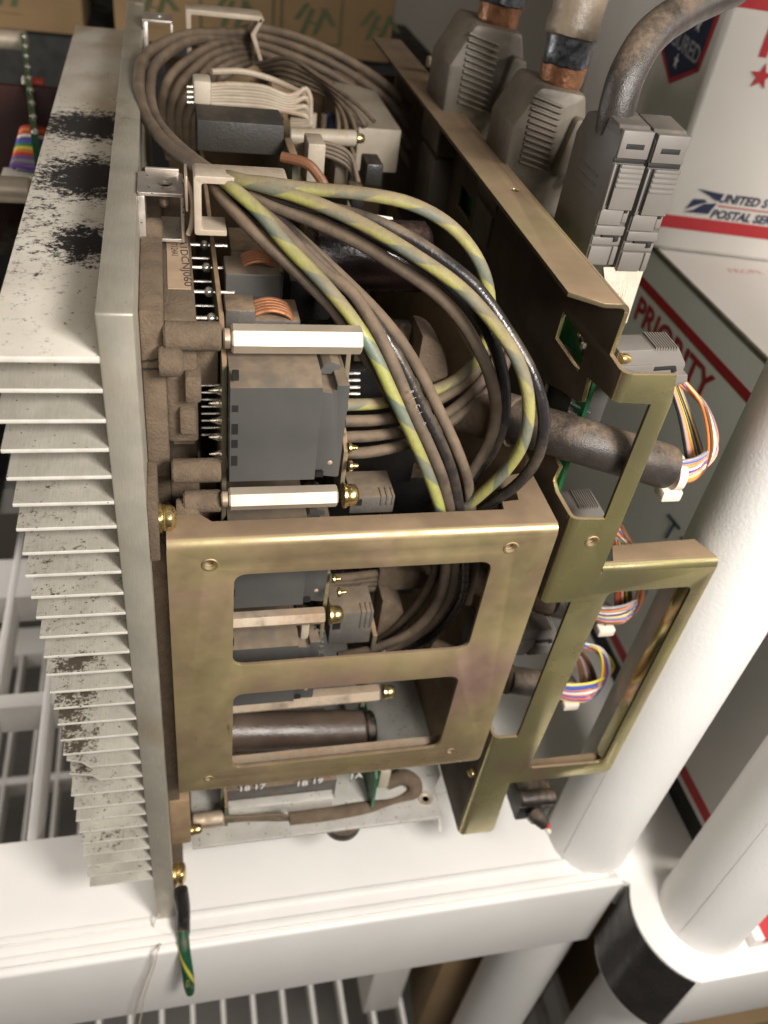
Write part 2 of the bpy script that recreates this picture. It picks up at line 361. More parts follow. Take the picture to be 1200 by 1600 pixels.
M['fin_edge'] = mat('bare_lit_fin_edge', (.92, .87, .78), (.8, .75, .66), 180, .42, .1, .35, speck=.2)  # bare metal edge, painted lighter still for the light on the fin fronts
M['grey_dusty'] = mat('dusty_grey_plastic', (.085, .08, .075), (.1, .095, .085), 30, .5, .08, dust=.38, updust=.5, dcol=(.125, .094, .063))
# ================================================================== the setting: room, shelving, boxes
part('floor', MB().quad((-260, -220, -95), (260, -220, -95), (260, 150, -95), (-260, 150, -95)), M['floor'], kind='structure')
part('wall', MB().box(-260, 260, 110, 116, -95, 180), M['wall'], kind='structure')
unit = empty('shelving_unit', (0, 20, -95), 'white plastic shelving unit with round posts and open grid shelves that carries the dusty drive', 'shelving')
YF = -1.5
cx2, cy2, rl = 26.55, -3.45, 3.72
arc = [(cx2+rl*math.cos(math.radians(a)), cy2+rl*math.sin(math.radians(a))) for a in range(149, 242, 6)]
XL, XR, YB = -46, 70, 52
def shelf_deck(zt, nm):
    deck = MB()
    out = [(XL, YF+.25), (23.0, YF+.25)] + arc + [(24.75, -6.68), (XR, -6.68), (XR, 5), (XL, 5)]
    deck.prism(out, 'z', zt-2.6, zt, .12)
    out2 = [(8.2, 5.01), (XR, 5.01), (XR, YB), (8.2, YB)]
    deck.prism(out2, 'z', zt-2.6, zt, .12)
    d = part(nm, deck, M['shelf'], unit)
    f = part('front_rail', MB().box(XL, 23.05, YF, YF+.9, zt-6.9, zt+.0, .2, 3).box(23.0, 23.06, YF+.1, YF+.7, zt-6.8, zt-.2), M['shelf'], d)
    return d
deck = shelf_deck(0, 'shelf_deck')
for py, w_ in ((1430, .16), (1462, .2)):
    y0 = Z(300, py, 0).y
    part('ridge', MB().box(XL, 22.3, y0-w_, y0+w_, -.04, .11, .05, 2), M['shelf'], deck)
bars = []
for i, x in enumerate((-6.95, -9.85, -12.75, -15.65, -18.55, -21.45, -4.05, -1.15, 1.75, 4.65, 7.4)):
    bars.append(part('grid_bar', MB().box(x-.24, x+.24, 5, YB, -2.2, -.02, .08), M['shelf'], unit))
for y0, y1 in ((13.3, 14.3), (22.0, 25.6), (33, 34), (42, 43), (YB-1, YB)):
    part('cross_bar', MB().box(XL, 8.2, y0, y1, -2.4, -.05, .08), M['shelf'], unit)
# rounded corner of the deck wears a black strip
strip = MB(); aa = [math.radians(a) for a in range(151, 243, 4)]
b_ = []
for z in (-.10, -6.0):
    for rr in (rl+.03, rl+.10):
        b_.append([(cx2+rr*math.cos(a), cy2+rr*math.sin(a), z) for a in aa])
n_ = len(aa); vs = [p for l in b_ for p in l]; fs = []
for i in range(n_-1):
    fs += [[n_+i, n_+i+1, 3*n_+i+1, 3*n_+i][::-1], [i, i+1, n_+i+1, n_+i], [2*n_+i, 2*n_+i+1, 3*n_+i+1, 3*n_+i][::-1]]
fs += [[0, n_, 3*n_, 2*n_], [n_-1, 2*n_-1, 4*n_-1, 3*n_-1][::-1]]
part('corner_strip', MB().add(vs, fs), M['tape'], unit)
skirt = MB(); vs = []; fs = []
for z in (-5.6, -6.2):
    for rr in (rl-.25, rl+.06): vs += [(cx2+rr*math.cos(a), cy2+rr*math.sin(a), z) for a in aa]
for i in range(n_-1): fs += [[n_+i, n_+i+1, 3*n_+i+1, 3*n_+i][::-1], [2*n_+i, 2*n_+i+1, 3*n_+i+1, 3*n_+i]]
part('corner_skirt', MB().add(vs, fs), M['shelf'], unit)
part('front_rail', MB().box(24.78, XR, -6.74, -6.1, -6.1, -.01, .12, 3), M['shelf'], deck)
for cx, cy, r in ((22.1, 1.35, 2.2), (26.66, -3.46, 2.22), (-44, 1.3, 2.2)):
    po = part('post', MB().lathe((cx, cy, -92), (0, 0, 1), [(0, r), (88.8, r), (88.9, r)], 40).lathe((cx, cy, -.03), (0, 0, 1), [(0, r+.05), (.2, r+.04), (.5, r), (60 if cx > 24 else 47.5, r+.1)], 48), M['post'], unit)
    a_ = math.radians(208)
    part('seam', MB().box(cx+r*math.cos(a_)-.02, cx+r*math.cos(a_)+.02, cy+(r-.0)*math.sin(a_)-.02, cy+(r-.0)*math.sin(a_)+.02, .5, 47, .01), M['post'], po)
# shelf above (out of the picture, it shades the back of this shelf) and shelf below
up = MB().box(XL, 24, 4, YB, 62, 62+2.6, .2); part('shelf_deck', up, M['shelf'], unit)
LZ = -36
low = MB()
low.box(XL, XR, -3.5, -.5, LZ-2.5, LZ, .2).box(XL, XR, 48, 52, LZ-2.5, LZ, .2)
part('shelf_deck', low, M['shelf'], unit)
for k in range(26):
    x = -24.3+2.47*k
    part('grid_bar', MB().box(x-.19, x+.19, -.5, 48, LZ-2.2, LZ-.02, .06), M['shelf'], unit)
for y in (14, 23, 32, 40): part('cross_bar', MB().box(XL, XR, y-.4, y+.4, LZ-2.3, LZ-.06, .06), M['shelf'], unit)

# ---- boxes
def carton(loc, rz, sx, sy, sz, m, label, cat, name, group=None, edge=True):
    e = empty(name, loc, label, cat, group); mb = MB().box(loc[0], loc[0]+sx, loc[1], loc[1]+sy, loc[2], loc[2]+sz, .12)
    part('box_body', mb, m, e); return e
def turn(e, rz): e.rotation_euler = (0, 0, math.radians(rz))
# brown cartons at the back
def green_marks(e, x0, y, z0, sc_):
    mb = MB()
    def pl(a, b, c, d): mb.slab((x0+a*sc_, y, z0+b*sc_), (x0+c*sc_, y, z0+d*sc_), (x0+c*sc_+.5*sc_, y, z0+d*sc_), (x0+a*sc_+.5*sc_, y, z0+b*sc_), -.03)
    pl(0, 0, .9, 2.2); pl(1.2, 0, 2.1, 2.2); pl(.55, 1.1, 1.6, .9); pl(-.6, 1.2, .4, 2.6); pl(1.9, 2.3, 3.0, .9); pl(-.4, -.5, 1.7, -.6)
    part('printed_mark', mb, M['green_print'], e)
bin_ = empty('added_bin', (-2, 60, 0), 'dark bin added behind the heat sink to carry the brown cartons', 'bin')  # added to hold up the cartons; the image shows only darkness there
part('bin_body', MB().box(-14, 24, 60, 74, 0, 24.2, .4), M['black_dull'], bin_); part('bin_lid', MB().box(-14.4, 24.4, 59.6, 74, 24.21, 24.7, .2), M['black_dull'], bin_)
c1 = carton((-16, 58, 24.72), 0, 11.0, 14, 16, M['carton'], 'brown carton with green print at the back, left of the dark gap', 'box', 'cardboard_box', 'brown cartons at the back')
c2 = carton((-2.7, 58, 24.72), 0, 22.0, 14, 16, M['carton'], 'brown carton with green print at the back, right of the dark gap', 'box', 'cardboard_box', 'brown cartons at the back')
for e, xs in ((c1, (-11.2,)), (c2, (-.8, 5.3, 11.6, 17.0))):
    for x in xs: green_marks(e, x, 57.96, 26.3, .85)
ol = MB()
for x0, x1 in ((3.7, 9.5), (10.0, 15.0)):
    for (a, b, c, d) in ((x0, x1, 25.6, 25.75), (x0, x0+.15, 25.75, 30), (x1-.15, x1, 25.75, 30)): ol.box(a, b, 57.94, 57.99, c, d)
part('printed_outline', ol, M['green_print'], c2)
# lower white mailing box (flap edge, stripes, lettering on its left side)
bx, bt, by0, by1 = 28.0, 24.05, -1.0, 60
B1 = empty('mailing_box', (bx, by0, .02), 'lower white mailing box behind the posts, red stripe and PRIORITY on its shaded left side', 'box', 'white mailing boxes')
part('box_body', MB().box(bx, bx+26, by0, by1, .03, bt-.12, .1), M['white_box'], B1)
part('lid', MB().box(bx+.02, bx+26, by0+.02, by1, bt-.11, bt+.12, .05), M['white_box'], B1)
part('flap_edge', MB().box(bx-.05, bx+.16, by0, by1, bt-.12, bt+.13, .04), M['carton_edge'], B1)
def on_left(z0, z1, y0, y1, m, nm, e=B1, xx=bx): return part(nm, MB().box(xx-.025, xx+.05, y0, y1, z0, z1), m, e)
zs = [X(1190, 640, bx).z, X(990, 432, bx).z]
on_left(21.72, 22.27, by0+.2, by1, M['red_print'], 'red_stripe'); on_left(1.95, 2.75, by0+.2, by1, M['red_print'], 'red_stripe'); on_left(.04, 1.5, by0+.2, by1, M['black_dull'], 'black_band')
tx = X(987, 500, bx-.03); te = X(1104, 620, bx-.03)
tl = abs(tx.y-te.y)
t_ = MB().text('PRIORITY', (bx-.03, tx.y, (tx.z+te.z)/2), (0, -1, 0), (0, 0, 1), 1.45, bold=.05)
xs = [v[1] for v in t_.v]; k_ = tl/(max(xs)-min(xs)); t_.v = [(v[0], tx.y+(v[1]-tx.y)*k_, v[2]) for v in t_.v]
part('lettering', t_, M['red_print'], B1)
tm = MB(); q = [X(x, y, bx-.03) for x, y in ((1045, 805), (1062, 826), (1055, 816), (1041, 840), (1064, 840), (1070, 846))]
for a, b in ((0, 1), (2, 3), (4, 5)): tm.tube([q[a], q[b]], .09, 6, smooth=False)
part('handwriting', tm, M['marker'], B1)
tt = MB().text('FROM:  EXPECTED DELIVERY DAY', (31.2, 20.6, bt+.125), (1, -.03, 0), (.1, 1, 0), .55)
part('lettering', tt, M['faded_red'], B1)
part('red_rule', MB().box(33.0, 44, 18.3, 18.6, bt+.12, bt+.135), M['faded_red'], B1)
# upper white mailing box, turned a little
A0 = Z(1012, 388, bt+.15); a_ = math.radians(-11)
B2 = empty('mailing_box', tuple(A0), 'upper white mailing box with postal eagle, red stripe and dark blue shield', 'box', 'white mailing boxes')
uA = Vector((1, 0, 0)); zA = A0.z
part('box_body', MB().box(A0.x, A0.x+20, A0.y, A0.y+24, zA, zA+23, .35, 4), M['white_box'], B2)
def onA(u, z): return (A0.x+u, A0.y-.025, zA+z)
def frontpix(px, py):
    """u, z on the turned front face of the upper box"""
    d = P(px, py, 'z', zA)-CAM; n = Vector((math.sin(-a_), math.cos(a_), 0)); n = Vector((-math.sin(a_), math.cos(a_), 0))
    t = n.dot(Vector(A0)-CAM)/n.dot(d); h = CAM+d*t
    return ((h-Vector(A0)).dot(Vector((math.cos(a_), math.sin(a_), 0))), h.z-zA)
def leftpix(px, py):
    d = P(px, py, 'z', zA)-CAM; n = Vector((math.cos(a_), math.sin(a_), 0))
    t = n.dot(Vector(A0)-CAM)/n.dot(d); h = CAM+d*t
    return ((h-Vector(A0)).dot(Vector((-math.sin(a_), math.cos(a_), 0))), h.z-zA)
s0, s1 = frontpix(1100, 342), frontpix(1100, 362)
part('red_stripe', MB().box(A0.x+.1, A0.x+19.8, A0.y-.03, A0.y+.05, zA+s1[1], zA+s0[1]), M['red_print'], B2)
s2 = frontpix(1175, 6)
part('red_stripe', MB().box(A0.x+.1, A0.x+19.8, A0.y-.03, A0.y+.05, zA+s2[1]-.2, zA+s2[1]+2.5), M['red_print'], B2)
e0, e1 = frontpix(1068, 330), frontpix(1130, 300)
def shape(nm, pts, m, th=.03, face=onA):
    mb = MB(); q = [Vector(face(*p)) for p in pts]; n = len(q); off = Vector((0, -th, 0)) if face is onA else Vector((-th, 0, 0))
    mb.add(q + [p+off for p in q], [list(range(n, 2*n))] + [[i, (i+1) % n, n+(i+1) % n, n+i] for i in range(n)])
    b = bmesh.new(); vv = [b.verts.new(v) for v in mb.v]; [b.faces.new([vv[k] for k in f]) for f in mb.f]; bmesh.ops.recalc_face_normals(b, faces=b.faces[:])
    bmesh.ops.triangulate(b, faces=[f for f in b.faces if len(f.verts) > 4])
    return part(nm, MB().bm(b), m, B2)
ew, eh = e1[0]-e0[0], e1[1]-e0[1]
def E_(l): return [(e0[0]+ew*x, e0[1]+eh*y) for x, y in l]
shape('eagle_emblem', E_([(0, 0), (.78, .02), (.93, .5), (.55, .42), (.28, .12)]), M['navy'])
shape('eagle_emblem', E_([(.02, .12), (.28, .30), (.62, .52), (.52, .60), (.30, .58), (.17, .56)]), M['navy'])
shape('eagle_emblem', E_([(.20, 1.0), (1.0, .92), (.94, .6), (.80, .66), (.62, .78)]), M['navy'])
f0 = frontpix(1127, 306); f1 = frontpix(1112, 337)
part('lettering', MB().text('UNITED STATES', onA(f0[0]-.1, frontpix(1127, 316)[1]), (1, 0, 0), (0, 0, 1), .47, .006, .02, .2), M['navy'], B2)
part('lettering', MB().text('POSTAL SERVICE', onA(f1[0]-.1, frontpix(1113, 340)[1]), (1, 0, 0), (0, 0, 1), .47, .006, .02, .2), M['navy'], B2)
f2 = frontpix(1122, 321); part('red_rule', MB().box(A0.x+f2[0], A0.x+f2[0]+7, A0.y-.03, A0.y+.02, zA+f2[1]-.06, zA+f2[1]+.0), M['red_print'], B2)
p0 = frontpix(1180, 86); part('lettering', MB().text('PRIORITY', onA(p0[0], p0[1]), (1, 0, 0), (0, 0, 1), 2.3, .006, .05), M['red_print'], B2)
st = frontpix(1189, 120)
shape('star', [(st[0]+(.62 if k % 2 == 0 else .26)*math.sin(math.pi*k/5), st[1]+(.62 if k % 2 == 0 else .26)*math.cos(math.pi*k/5)) for k in range(10)], M['red_print'])
def onL(u, z): return (A0.x-.02, A0.y+u, zA+z)
def Lp(l): return [leftpix(*p) for p in l]
SH = [(1092, 112), (1046, 131), (1033, 78), (1060, -20), (1142, -20)]
shape('shield_border', Lp(SH), M['red_print'], .015, onL)
shape('shield', Lp([(1089, 107), (1048, 122), (1038, 76), (1064, -20), (1135, -20)]), M['navy'], .03, onL)
i0, i1 = leftpix(1052, 58), leftpix(1096, 84)
tI = MB().text('INSURED', (A0.x-.055, A0.y+i0[0], zA+i0[1]-.3), (0, -1, 0), (0, 0, 1), .85, .004, .02)
ys = [v[1] for v in tI.v]; k_ = 1.25*abs(i0[0]-i1[0])/(max(ys)-min(ys)); tI.v = [(v[0], A0.y+i1[0]+(v[1]-min(ys))*k_, v[2]) for v in tI.v]
part('lettering', tI, M['grey_print'], B2)
for px, py in ((1058, 96), (1094, 38), (1082, 28)):
    l_ = leftpix(px, py); shape('star', [(l_[0]+(.42 if k % 2 == 0 else .16)*math.sin(math.pi*k/5), l_[1]+(.42 if k % 2 == 0 else .16)*math.cos(math.pi*k/5)) for k in range(10)], M['white_print'], .05, onL)
turn(B2, -11)
# things under the shelf
b3 = carton((29.4, -6.0, -29), 0, 24, 12, 17, M['carton'], 'brown carton below the shelf corner at the lower right', 'box', 'cardboard_box'); 
b4 = carton((14.3, 6, LZ+.02), 0, 3.0, 30, 15, M['white_box'], 'white box standing on the lower shelf grid', 'box', 'mailing_box')
b5 = carton((18.4, 4, LZ+.02), 0, 9.5, 34, 15, M['carton'], 'brown carton standing on the lower shelf behind the post', 'box', 'cardboard_box')
turn(b5, -6)
# circuit module with ribbon cable left of the heat sink
lx = Z(52, 150, 28).x
mod = empty('circuit_module', (-7, 26, 0), 'open circuit board module with rainbow ribbon cable standing left of the heat sink', 'circuit module')
pg0, pg1 = Z(40, 50, 28), Z(58, 205, 28)
part('circuit_board', MB().slab((pg0.x, pg0.y, 28), (pg1.x, pg1.y, 28), (pg1.x, pg1.y, 21), (pg0.x, pg0.y, 21), .3), M['pcb_green'], mod)
part('back_panel', MB().box(-9.5, -4.15, 33.6, 34.2, .02, 27.5, .1), M['dark_red'], mod)
part('side_panel', MB().box(-4.35, -4.1, 29, 33.4, .02, 25.5, .1), M['dark_red'], mod)
for px, py, zz in ((18, 62, 27.5), (32, 297, 27)):
    c_ = Z(px, py, zz); part('spacer', MB().cyl((c_.x-3, c_.y, zz), (c_.x+(.9 if py < 100 else .45), c_.y, zz), .55, 18), M['nickel'], mod)
for k in range(9):
    y_ = pg1.y+(pg0.y-pg1.y)*k/8.5; x_ = pg1.x+(pg0.x-pg1.x)*k/8.5
    part('solder_joint', MB().lathe((x_-.1, y_, 28.0), (0, 0, 1), [(-.16, .05), (-.08, .17), (.04, .15), (.12, .04)], 10), M['solder'], mod)
c_ = Z(62, 130, 27); part('indicator', MB().cyl((c_.x-.6, c_.y, 27), (c_.x+.25, c_.y, 27), .28, 12), M['red'], mod)
part('indicator_base', MB().cyl((c_.x-.9, c_.y, 27), (c_.x-.55, c_.y, 27), .34, 12), M['white'], mod)
rb = empty_rb = None
cols = ['brownw', 'red', 'orange', 'yellow', 'green', 'blue', 'violet', 'greyw', 'white', 'violet']
seq = ['red', 'orange', 'red', 'white', 'violet', 'blue', 'green', 'yellow', 'orange', 'red', 'violet', 'greyw', 'violet']
r0, r1 = Z(36, 196, 26), Z(20, 252, 26)
rib = part('ribbon_cable', MB().slab((r0.x, r0.y, 25.9), (r0.x+2.0, r0.y-.7, 25.8), (r1.x+2.1, r1.y-.7, 25.6), (r1.x, r1.y, 25.7), .06), M['violet'], mod)
for i, cn in enumerate(seq):
    f_ = (i+.5)/len(seq); a0 = r0+(r1-r0)*f_
    part('ribbon_wire', MB().tube([(a0.x-.1, a0.y+.05, 25.6), (a0.x+.1, a0.y, 25.95-.2*f_), (a0.x+1.1, a0.y-.35, 26.0-.2*f_), (a0.x+2.1, a0.y-.7, 25.9-.2*f_), (a0.x+2.4, a0.y-.8, 24.8)], .155, 8, 3), M[cn], rib)
c_ = Z(30, 272, 25.4); part('ribbon_plug', MB().box(c_.x-.8, c_.x+1.4, c_.y-.5, c_.y+.6, 24.4, 25.5, .08), M['white'], mod)
part('foot_block', MB().box(-8.5, -4.5, 29, 33.5, .02, 20, .1), M['black'], mod)
fr = MB(); fr.tube([X(-2, 215, -9.5), X(24, 365, -9.5)], .2, 8, smooth=False).tube([X(-20, 268, -9.5), X(10, 264, -9.5)], .12, 8, smooth=False).tube([X(-20, 300, -9.5), X(16, 298, -9.5)], .12, 8, smooth=False)
fe = empty('wire_rack', (-9.5, 18, 0), 'thin grey wire rack at the left edge beside the circuit module', 'rack'); part('rack_wires', fr, M['hood'], fe)
part('rack_leg', MB().tube([X(-2, 215, -9.5), X(-12, 215, -9.5)+Vector((0, 0, -20))], .2, 8, smooth=False), M['hood'], fe)
nb = empty('equipment_case', (-13, 20, 0), 'dark blue equipment case in shadow at the left edge', 'case')
part('case_body', MB().box(-20, -11.5, 29, 45, .02, 22, .3), M['dark_blue'], nb); part('case_lid', MB().box(-19.6, -11.8, 29.3, 44.6, 22.02, 22.5, .15), M['dark_blue'], nb)

q0 = Z(1170, 1482, 0); q1 = Z(1200, 1470, 0)
sc_ = empty('card_flap', (q0.x+2, q0.y+1, .02), 'small white card flap with a red band behind the front post at the right edge', 'card')
part('flap', MB().box(q0.x, q0.x+7, q0.y, q0.y+2.2, .03, .9, .05), M['white_box'], sc_); part('red_band', MB().box(q0.x+.55, q0.x+7, q0.y-.02, q0.y+2.22, .5, .93), M['red_print'], sc_)
# ================================================================== the drive itself
D = empty('servo_drive', (7, 16, 0), 'dust caked servo drive with finned heat sink, gold brackets and looping cables', 'servo drive')
# ---- heat sink: upright plate with 30 fins
hs = MB().prism(rpoly([(0, 0), (34.4, 0), (34.4, 32), (0, 32)], [.35, .2, .1, .06]), 'x', -.862, 0, .05)
HS = part('heat_sink', hs, M['plate'], D)
FL = 2.66
for n in range(30):
    z = 30.817 - n*.9145
    mb = MB()
    j = random.uniform(-.02, .02); L_ = FL + random.uniform(-.03, .03)
    if n == 19 or n == 20:
        cut = .55 if n == 19 else .8
        mb.prism([(-.86, .0+j), (-.86-L_+cut+.3, .02+j), (-.86-L_+cut, .25), (-.86-L_, .42), (-.86-L_, 33.2), (-.86, 33.2)], 'z', z-.13, z, .02)
    else:
        mb.prism([(-.86, .0+j), (-.86-L_, .03+j), (-.86-L_, 33.2), (-.86, 33.2)], 'z', z-(.17 if n == 0 else .13), z, .022)
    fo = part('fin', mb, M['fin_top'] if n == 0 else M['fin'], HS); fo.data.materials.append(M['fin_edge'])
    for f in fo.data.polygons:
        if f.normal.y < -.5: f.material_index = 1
part('edge_tab', MB().box(-.45, -.05, 33.6, 34.3, 32.0, 32.02), M['plate'], HS)

def pan_screw(nm, p, d, r=.42, parent=D, m='brass', washer=True):
    """pan head screw with washers, head pointing along d"""
    prof = [(0, r*1.0), (.0, r*1.16), (.09, r*1.16), (.09, r*.98), (.17, r*1.04), (.20, r*.98), (.22, r), (.40, r*.98), (.50, r*.8), (.56, r*.45), (.57, .01)] if washer else [(0, r*.98), (.06, r), (.22, r*.95), (.32, r*.7), (.36, r*.3), (.37, .01)]
    return part(nm, MB().lathe(p, d, prof, 24), M[m], parent)

CAM_SCALE[0] = BODY_CAM_SCALE
# ---- front bracket with two windows
BX0, BX1, BZ0, BZ1, BY, TH, BR = .415, 14.42, 7.55, 22.58, 2.11, .16, .36
def ringhole(x, z, r): return circ(x, z, r, 18)
wins = [rect(2.65, 12.15, 16.0, 20.95, .5, 6), rect(2.7, 12.15, 9.02, 14.22, .5, 6)]
holes = [ringhole(1.83, 21.5, .2), ringhole(12.7, 21.62, .2), ringhole(12.75, 8.6, .14), ringhole(1.7, 8.45, .14)]
BRK = MB().prism(rpoly([(BX0, BZ0), (BX1, BZ0), (BX1, BZ1-BR), (BX0, BZ1-BR)], [.25, .3, 0, 0]), 'y', BY, BY+TH, .02, wins+holes)
BRK.bend('x', BX0+.02, BX1-.02, (BY+BR, BZ1-BR), BR, TH, 180, 90, 10)
fl = [(BX0+.02, BY+BR), (BX0+.02, 3.62), (1.5, 3.58), (1.95, 3.12), (12.55, 3.18), (12.62, 3.62), (13.3, 3.7), (13.38, 4.2), (12.66, 4.28), (12.7, 5.0), (14.4, 5.4), (14.4, BY+BR)]
BRK.prism(fl, 'z', BZ1-TH, BZ1, .015)
BRK.prism(rpoly([(BY+TH+.002, BZ0+.3), (7.0, BZ0+.3), (7.0, BZ1-.6), (BY+TH+.002, BZ1-.6)], .1), 'x', BX0, BX0+TH, .015)
BK = part('front_bracket', BRK, M['zinc_bracket'], D)
for x, z, r in ((1.83, 21.5, .2), (12.7, 21.62, .2), (12.75, 8.6, .14), (1.7, 8.45, .14)):
    part('thread_bush', MB().lathe((x, BY-.012, z), (0, 1, 0), [(0, r*1.5), (-.03, r*1.35), (-.02, r*1.05), (.1, r*.9), (.14, r*1.0), (.2, r*.86), (.26, r*.98), (.32, r*.84), (.6, r*.8)], 20, cap0=False), M['zinc'], BK)
part('mounting_tab', MB().box(-.1, .22, 2.15, 4.3, 21.75, 24.3, .05), M['dust'], BK)
s_ = Y(247, 811, 2.9); pan_screw('screw', (.225, 2.95, s_.z), (1, 0, 0), .44)
part('side_rail', MB().box(-.1, .40, 3.0, 9, -2.0, 21.7, .03), M['dust'], BK)

# ---- front panel: upright sheet, flange folded in at the top, front flange with a handle frame
PX = 14.92; PT = .16; PZ = 30.92
pn = MB()
side = [(3.2, PZ-.3), (36.6, PZ-.3), (36.6, .4), (2.1+.32, .4), (2.1+.32, 9.25), (4.2, 9.6), (4.6, 10.4), (4.6, 16.9), (4.2, 18.3), (2.42, 18.45), (2.42, 22.9), (3.78, 22.85), (4.22, 23.05), (4.07, 23.8), (6.9, 24.2), (6.9, 25.7), (5.8, 26.1), (4.3, 26.55), (4.0, 26.75), (4.1, 27.66), (2.42, 27.97), (2.42, 29.06), (3.25, 29.1)]
pn.prism(side, 'x', PX-PT, PX, .02, [rect(18.9, 21.1, 27.0, 28.1), rect(4.85, 7.2, 27.45, 28.55)])
pn.bend('y', 3.22, 36.6, (PX-.3, PZ-.3), .3, PT, 0, 90, 8)
pn.prism([(PX-.3, 3.22), (PX-.9, 3.22), (PX-1.88, 3.95), (PX-1.88, 36.6), (PX-.3, 36.6)], 'z', PZ-PT, PZ, .02, [circ(14.1, 12.6, .17, 14)])
FY = 2.1
def bendz(z0, z1): pn.bend('z', z0, z1, (PX+.16, FY+.32), .32, PT, 180, 270, 8)
for z0, z1 in ((27.97, 29.06), (18.45, 22.9), (.42, 9.25)): bendz(z0, z1)
x0 = PX+.16
ff = [(x0, .42), (16.55, .36), (16.7, .6), (16.55, 5.1), (21.8, 5.08), (22.02, 5.3), (22.02, 20.0), (16.85, 20.0), (16.9, 28.0), (16.68, 29.04), (x0, 29.04), (x0, 27.97), (16.15, 27.9), (16.1, 22.86), (x0, 22.9), (x0, 18.47), (16.03, 18.42), (15.98, 9.2), (x0, 9.25)]
pn.prism(ff, 'y', FY, FY+PT, .02, [rpoly([(17.25, 6.3), (21.35, 6.1), (21.35, 18.9), (17.55, 18.85)], .35), circ(15.92, 21.75, .19, 18)])
FP = part('front_panel', pn, M['zinc_clean'], D); FP.data.materials.append(M['grime_shade'])
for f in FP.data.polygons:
    if f.normal.x < -.95 or f.normal.z < -.9: f.material_index = 1  # inward sides and undersides take the grime colour with shade painted in
part('thread_bush', MB().lathe((15.92, FY-.012, 21.75), (0, 1, 0), [(0, .29), (-.03, .26), (-.02, .2), (.1, .18), (.14, .2), (.2, .17), (.5, .16)], 20, cap0=False), M['zinc'], FP)
# handle frame returns
h = MB()
h.bend('x', 16.9, 22.0, (FY+.32, 20.0), .32, PT, 180, 90, 8)
h.prism([(17.4, FY+.32), (22.0, FY+.32), (21.55, 3.45), (17.75, 3.3)], 'z', 20.32-PT, 20.32, .02)
h.prism(rpoly([(FY+PT+.003, 5.3), (3.3, 5.5), (3.3, 18.6), (2.7, 19.3), (FY+PT+.003, 19.3)], .15), 'x', 21.72, 21.9, .02)
h.prism([(17.2, FY+PT+.003), (21.7, FY+PT+.003), (21.5, 2.9), (17.4, 2.9)], 'z', 5.6, 5.76, .02)
part('handle', h, M['zinc_clean'], FP)
# drilled hole rings on the inner side
pan_screw('screw', (15.05, 3.0, 30.0-.9), (1, 0, 0), .19, FP, washer=False)
s_ = Y(738, 1195, 3.2); pan_screw('screw', (s_.x-.15, 2.9, s_.z), (0, -1, 0), .22, FP, washer=False)
part('inner_plate', MB().box(14.6, 14.75, 6.4, 34, .5, 22.4, .02), M['zinc_dusty'], FP)

# ---- base plate
bp_ = MB().prism(rpoly([(.9, 3.05), (14.0, 3.05), (14.0, 4.8), (14.58, 5.6), (14.58, 34), (.9, 34)], [.1, .15, .1, .1, 0, 0]), 'z', .62, .8, .02)
bp_.prism([(2.6, .1), (4.0, .62), (3.05, .62)], 'x', 13.8, 13.98, .01)
BP = part('base_plate', bp_, M['galv'], D)
part('foot', MB().lathe((8.7, 3.75, .05), (0, 0, 1), [(0, .9), (.05, 1.0), (.5, 1.05), (.61, 1.0)], 28), M['sleeve'], BP)
for fx in (2.6, 13.0): part('added_rear_leg', MB().lathe((fx, 30, -4.54), (0, 0, 1), [(0, .9), (.05, 1.0), (4.9, 1.05), (5.1, 1.0)], 24), M['zinc_dusty'], BP)  # legs not seen in the image, added to carry the raised base plate
s_ = Z(665, 1248, .8); part('screw', MB().lathe((s_.x, s_.y, .8), (0, 0, 1), [(0, .42), (.05, .42), (.05, .36), (.02, .2), (-.05, .1)], 20), M['nickel'], BP)

# ---- power modules on the plate (caked with dust)
PM = MB()
PM.box(-.1, .64, 4.9, 17, 20.0, 29.5, .12).box(.62, 1.62, 5.2, 15.5, 24.4, 29.05, .1)
mod1 = part('power_module', PM, M['dust'], D)
lab = MB().box(.78, 1.52, Z(280, 452, 29.05).y, Z(280, 365, 29.05).y, 29.05, 29.075)
lb = part('label', lab, M['label'], mod1)
a = Z(282, 374, 29.08); b = Z(291, 447, 29.08); dr = (b-a); 
tA = MB().text('A1DCNJ060', (a.x-.05, a.y, 29.08), dr, (1, 0, 0), .27, .002); 
ln = max((Vector(v)-a).dot(dr.normalized()) for v in tA.v); k_ = dr.length*1.0/ln
tA.v = [tuple(Vector(v)+dr.normalized()*((Vector(v)-a).dot(dr.normalized())*(k_-1))) for v in tA.v]
a2 = Z(268, 380, 29.08); tA.text('T124A1', (a2.x-.03, a2.y, 29.08), dr, (1, 0, 0), .24, .002)
part('lettering', tA, M['ink'], lb)
part('module_step', MB().box(1.2, 1.72, 4.7, 6.5, 26.3, 27.3, .1), M['dust'], mod1); part('module_step', MB().box(1.0, 1.55, 4.9, 6.5, 24.9, 25.9, .1), M['dust'], mod1)
part('module_step', MB().box(1.6, 2.3, 5.6, 7, 26.4, 27.9, .06), M['dust'], mod1)
for dz in (-6.2, -12.4):
    copy(mod1, (0, 0, dz))
def knob(px, py, y, r, L): 
    c_ = Y(px, py, y); return part('bolt_head', MB().lathe((c_.x-L/2, y, c_.z), (1, 0, 0), [(0, r*.9), (.08, r), (L-.15, r*.95), (L-.04, r*.7), (L, r*.3)], 16), M['dust'], D)
knob(268, 565, 4.6, .5, .75); knob(294, 825*.965, 3.9, .42, .8)
ck = MB()
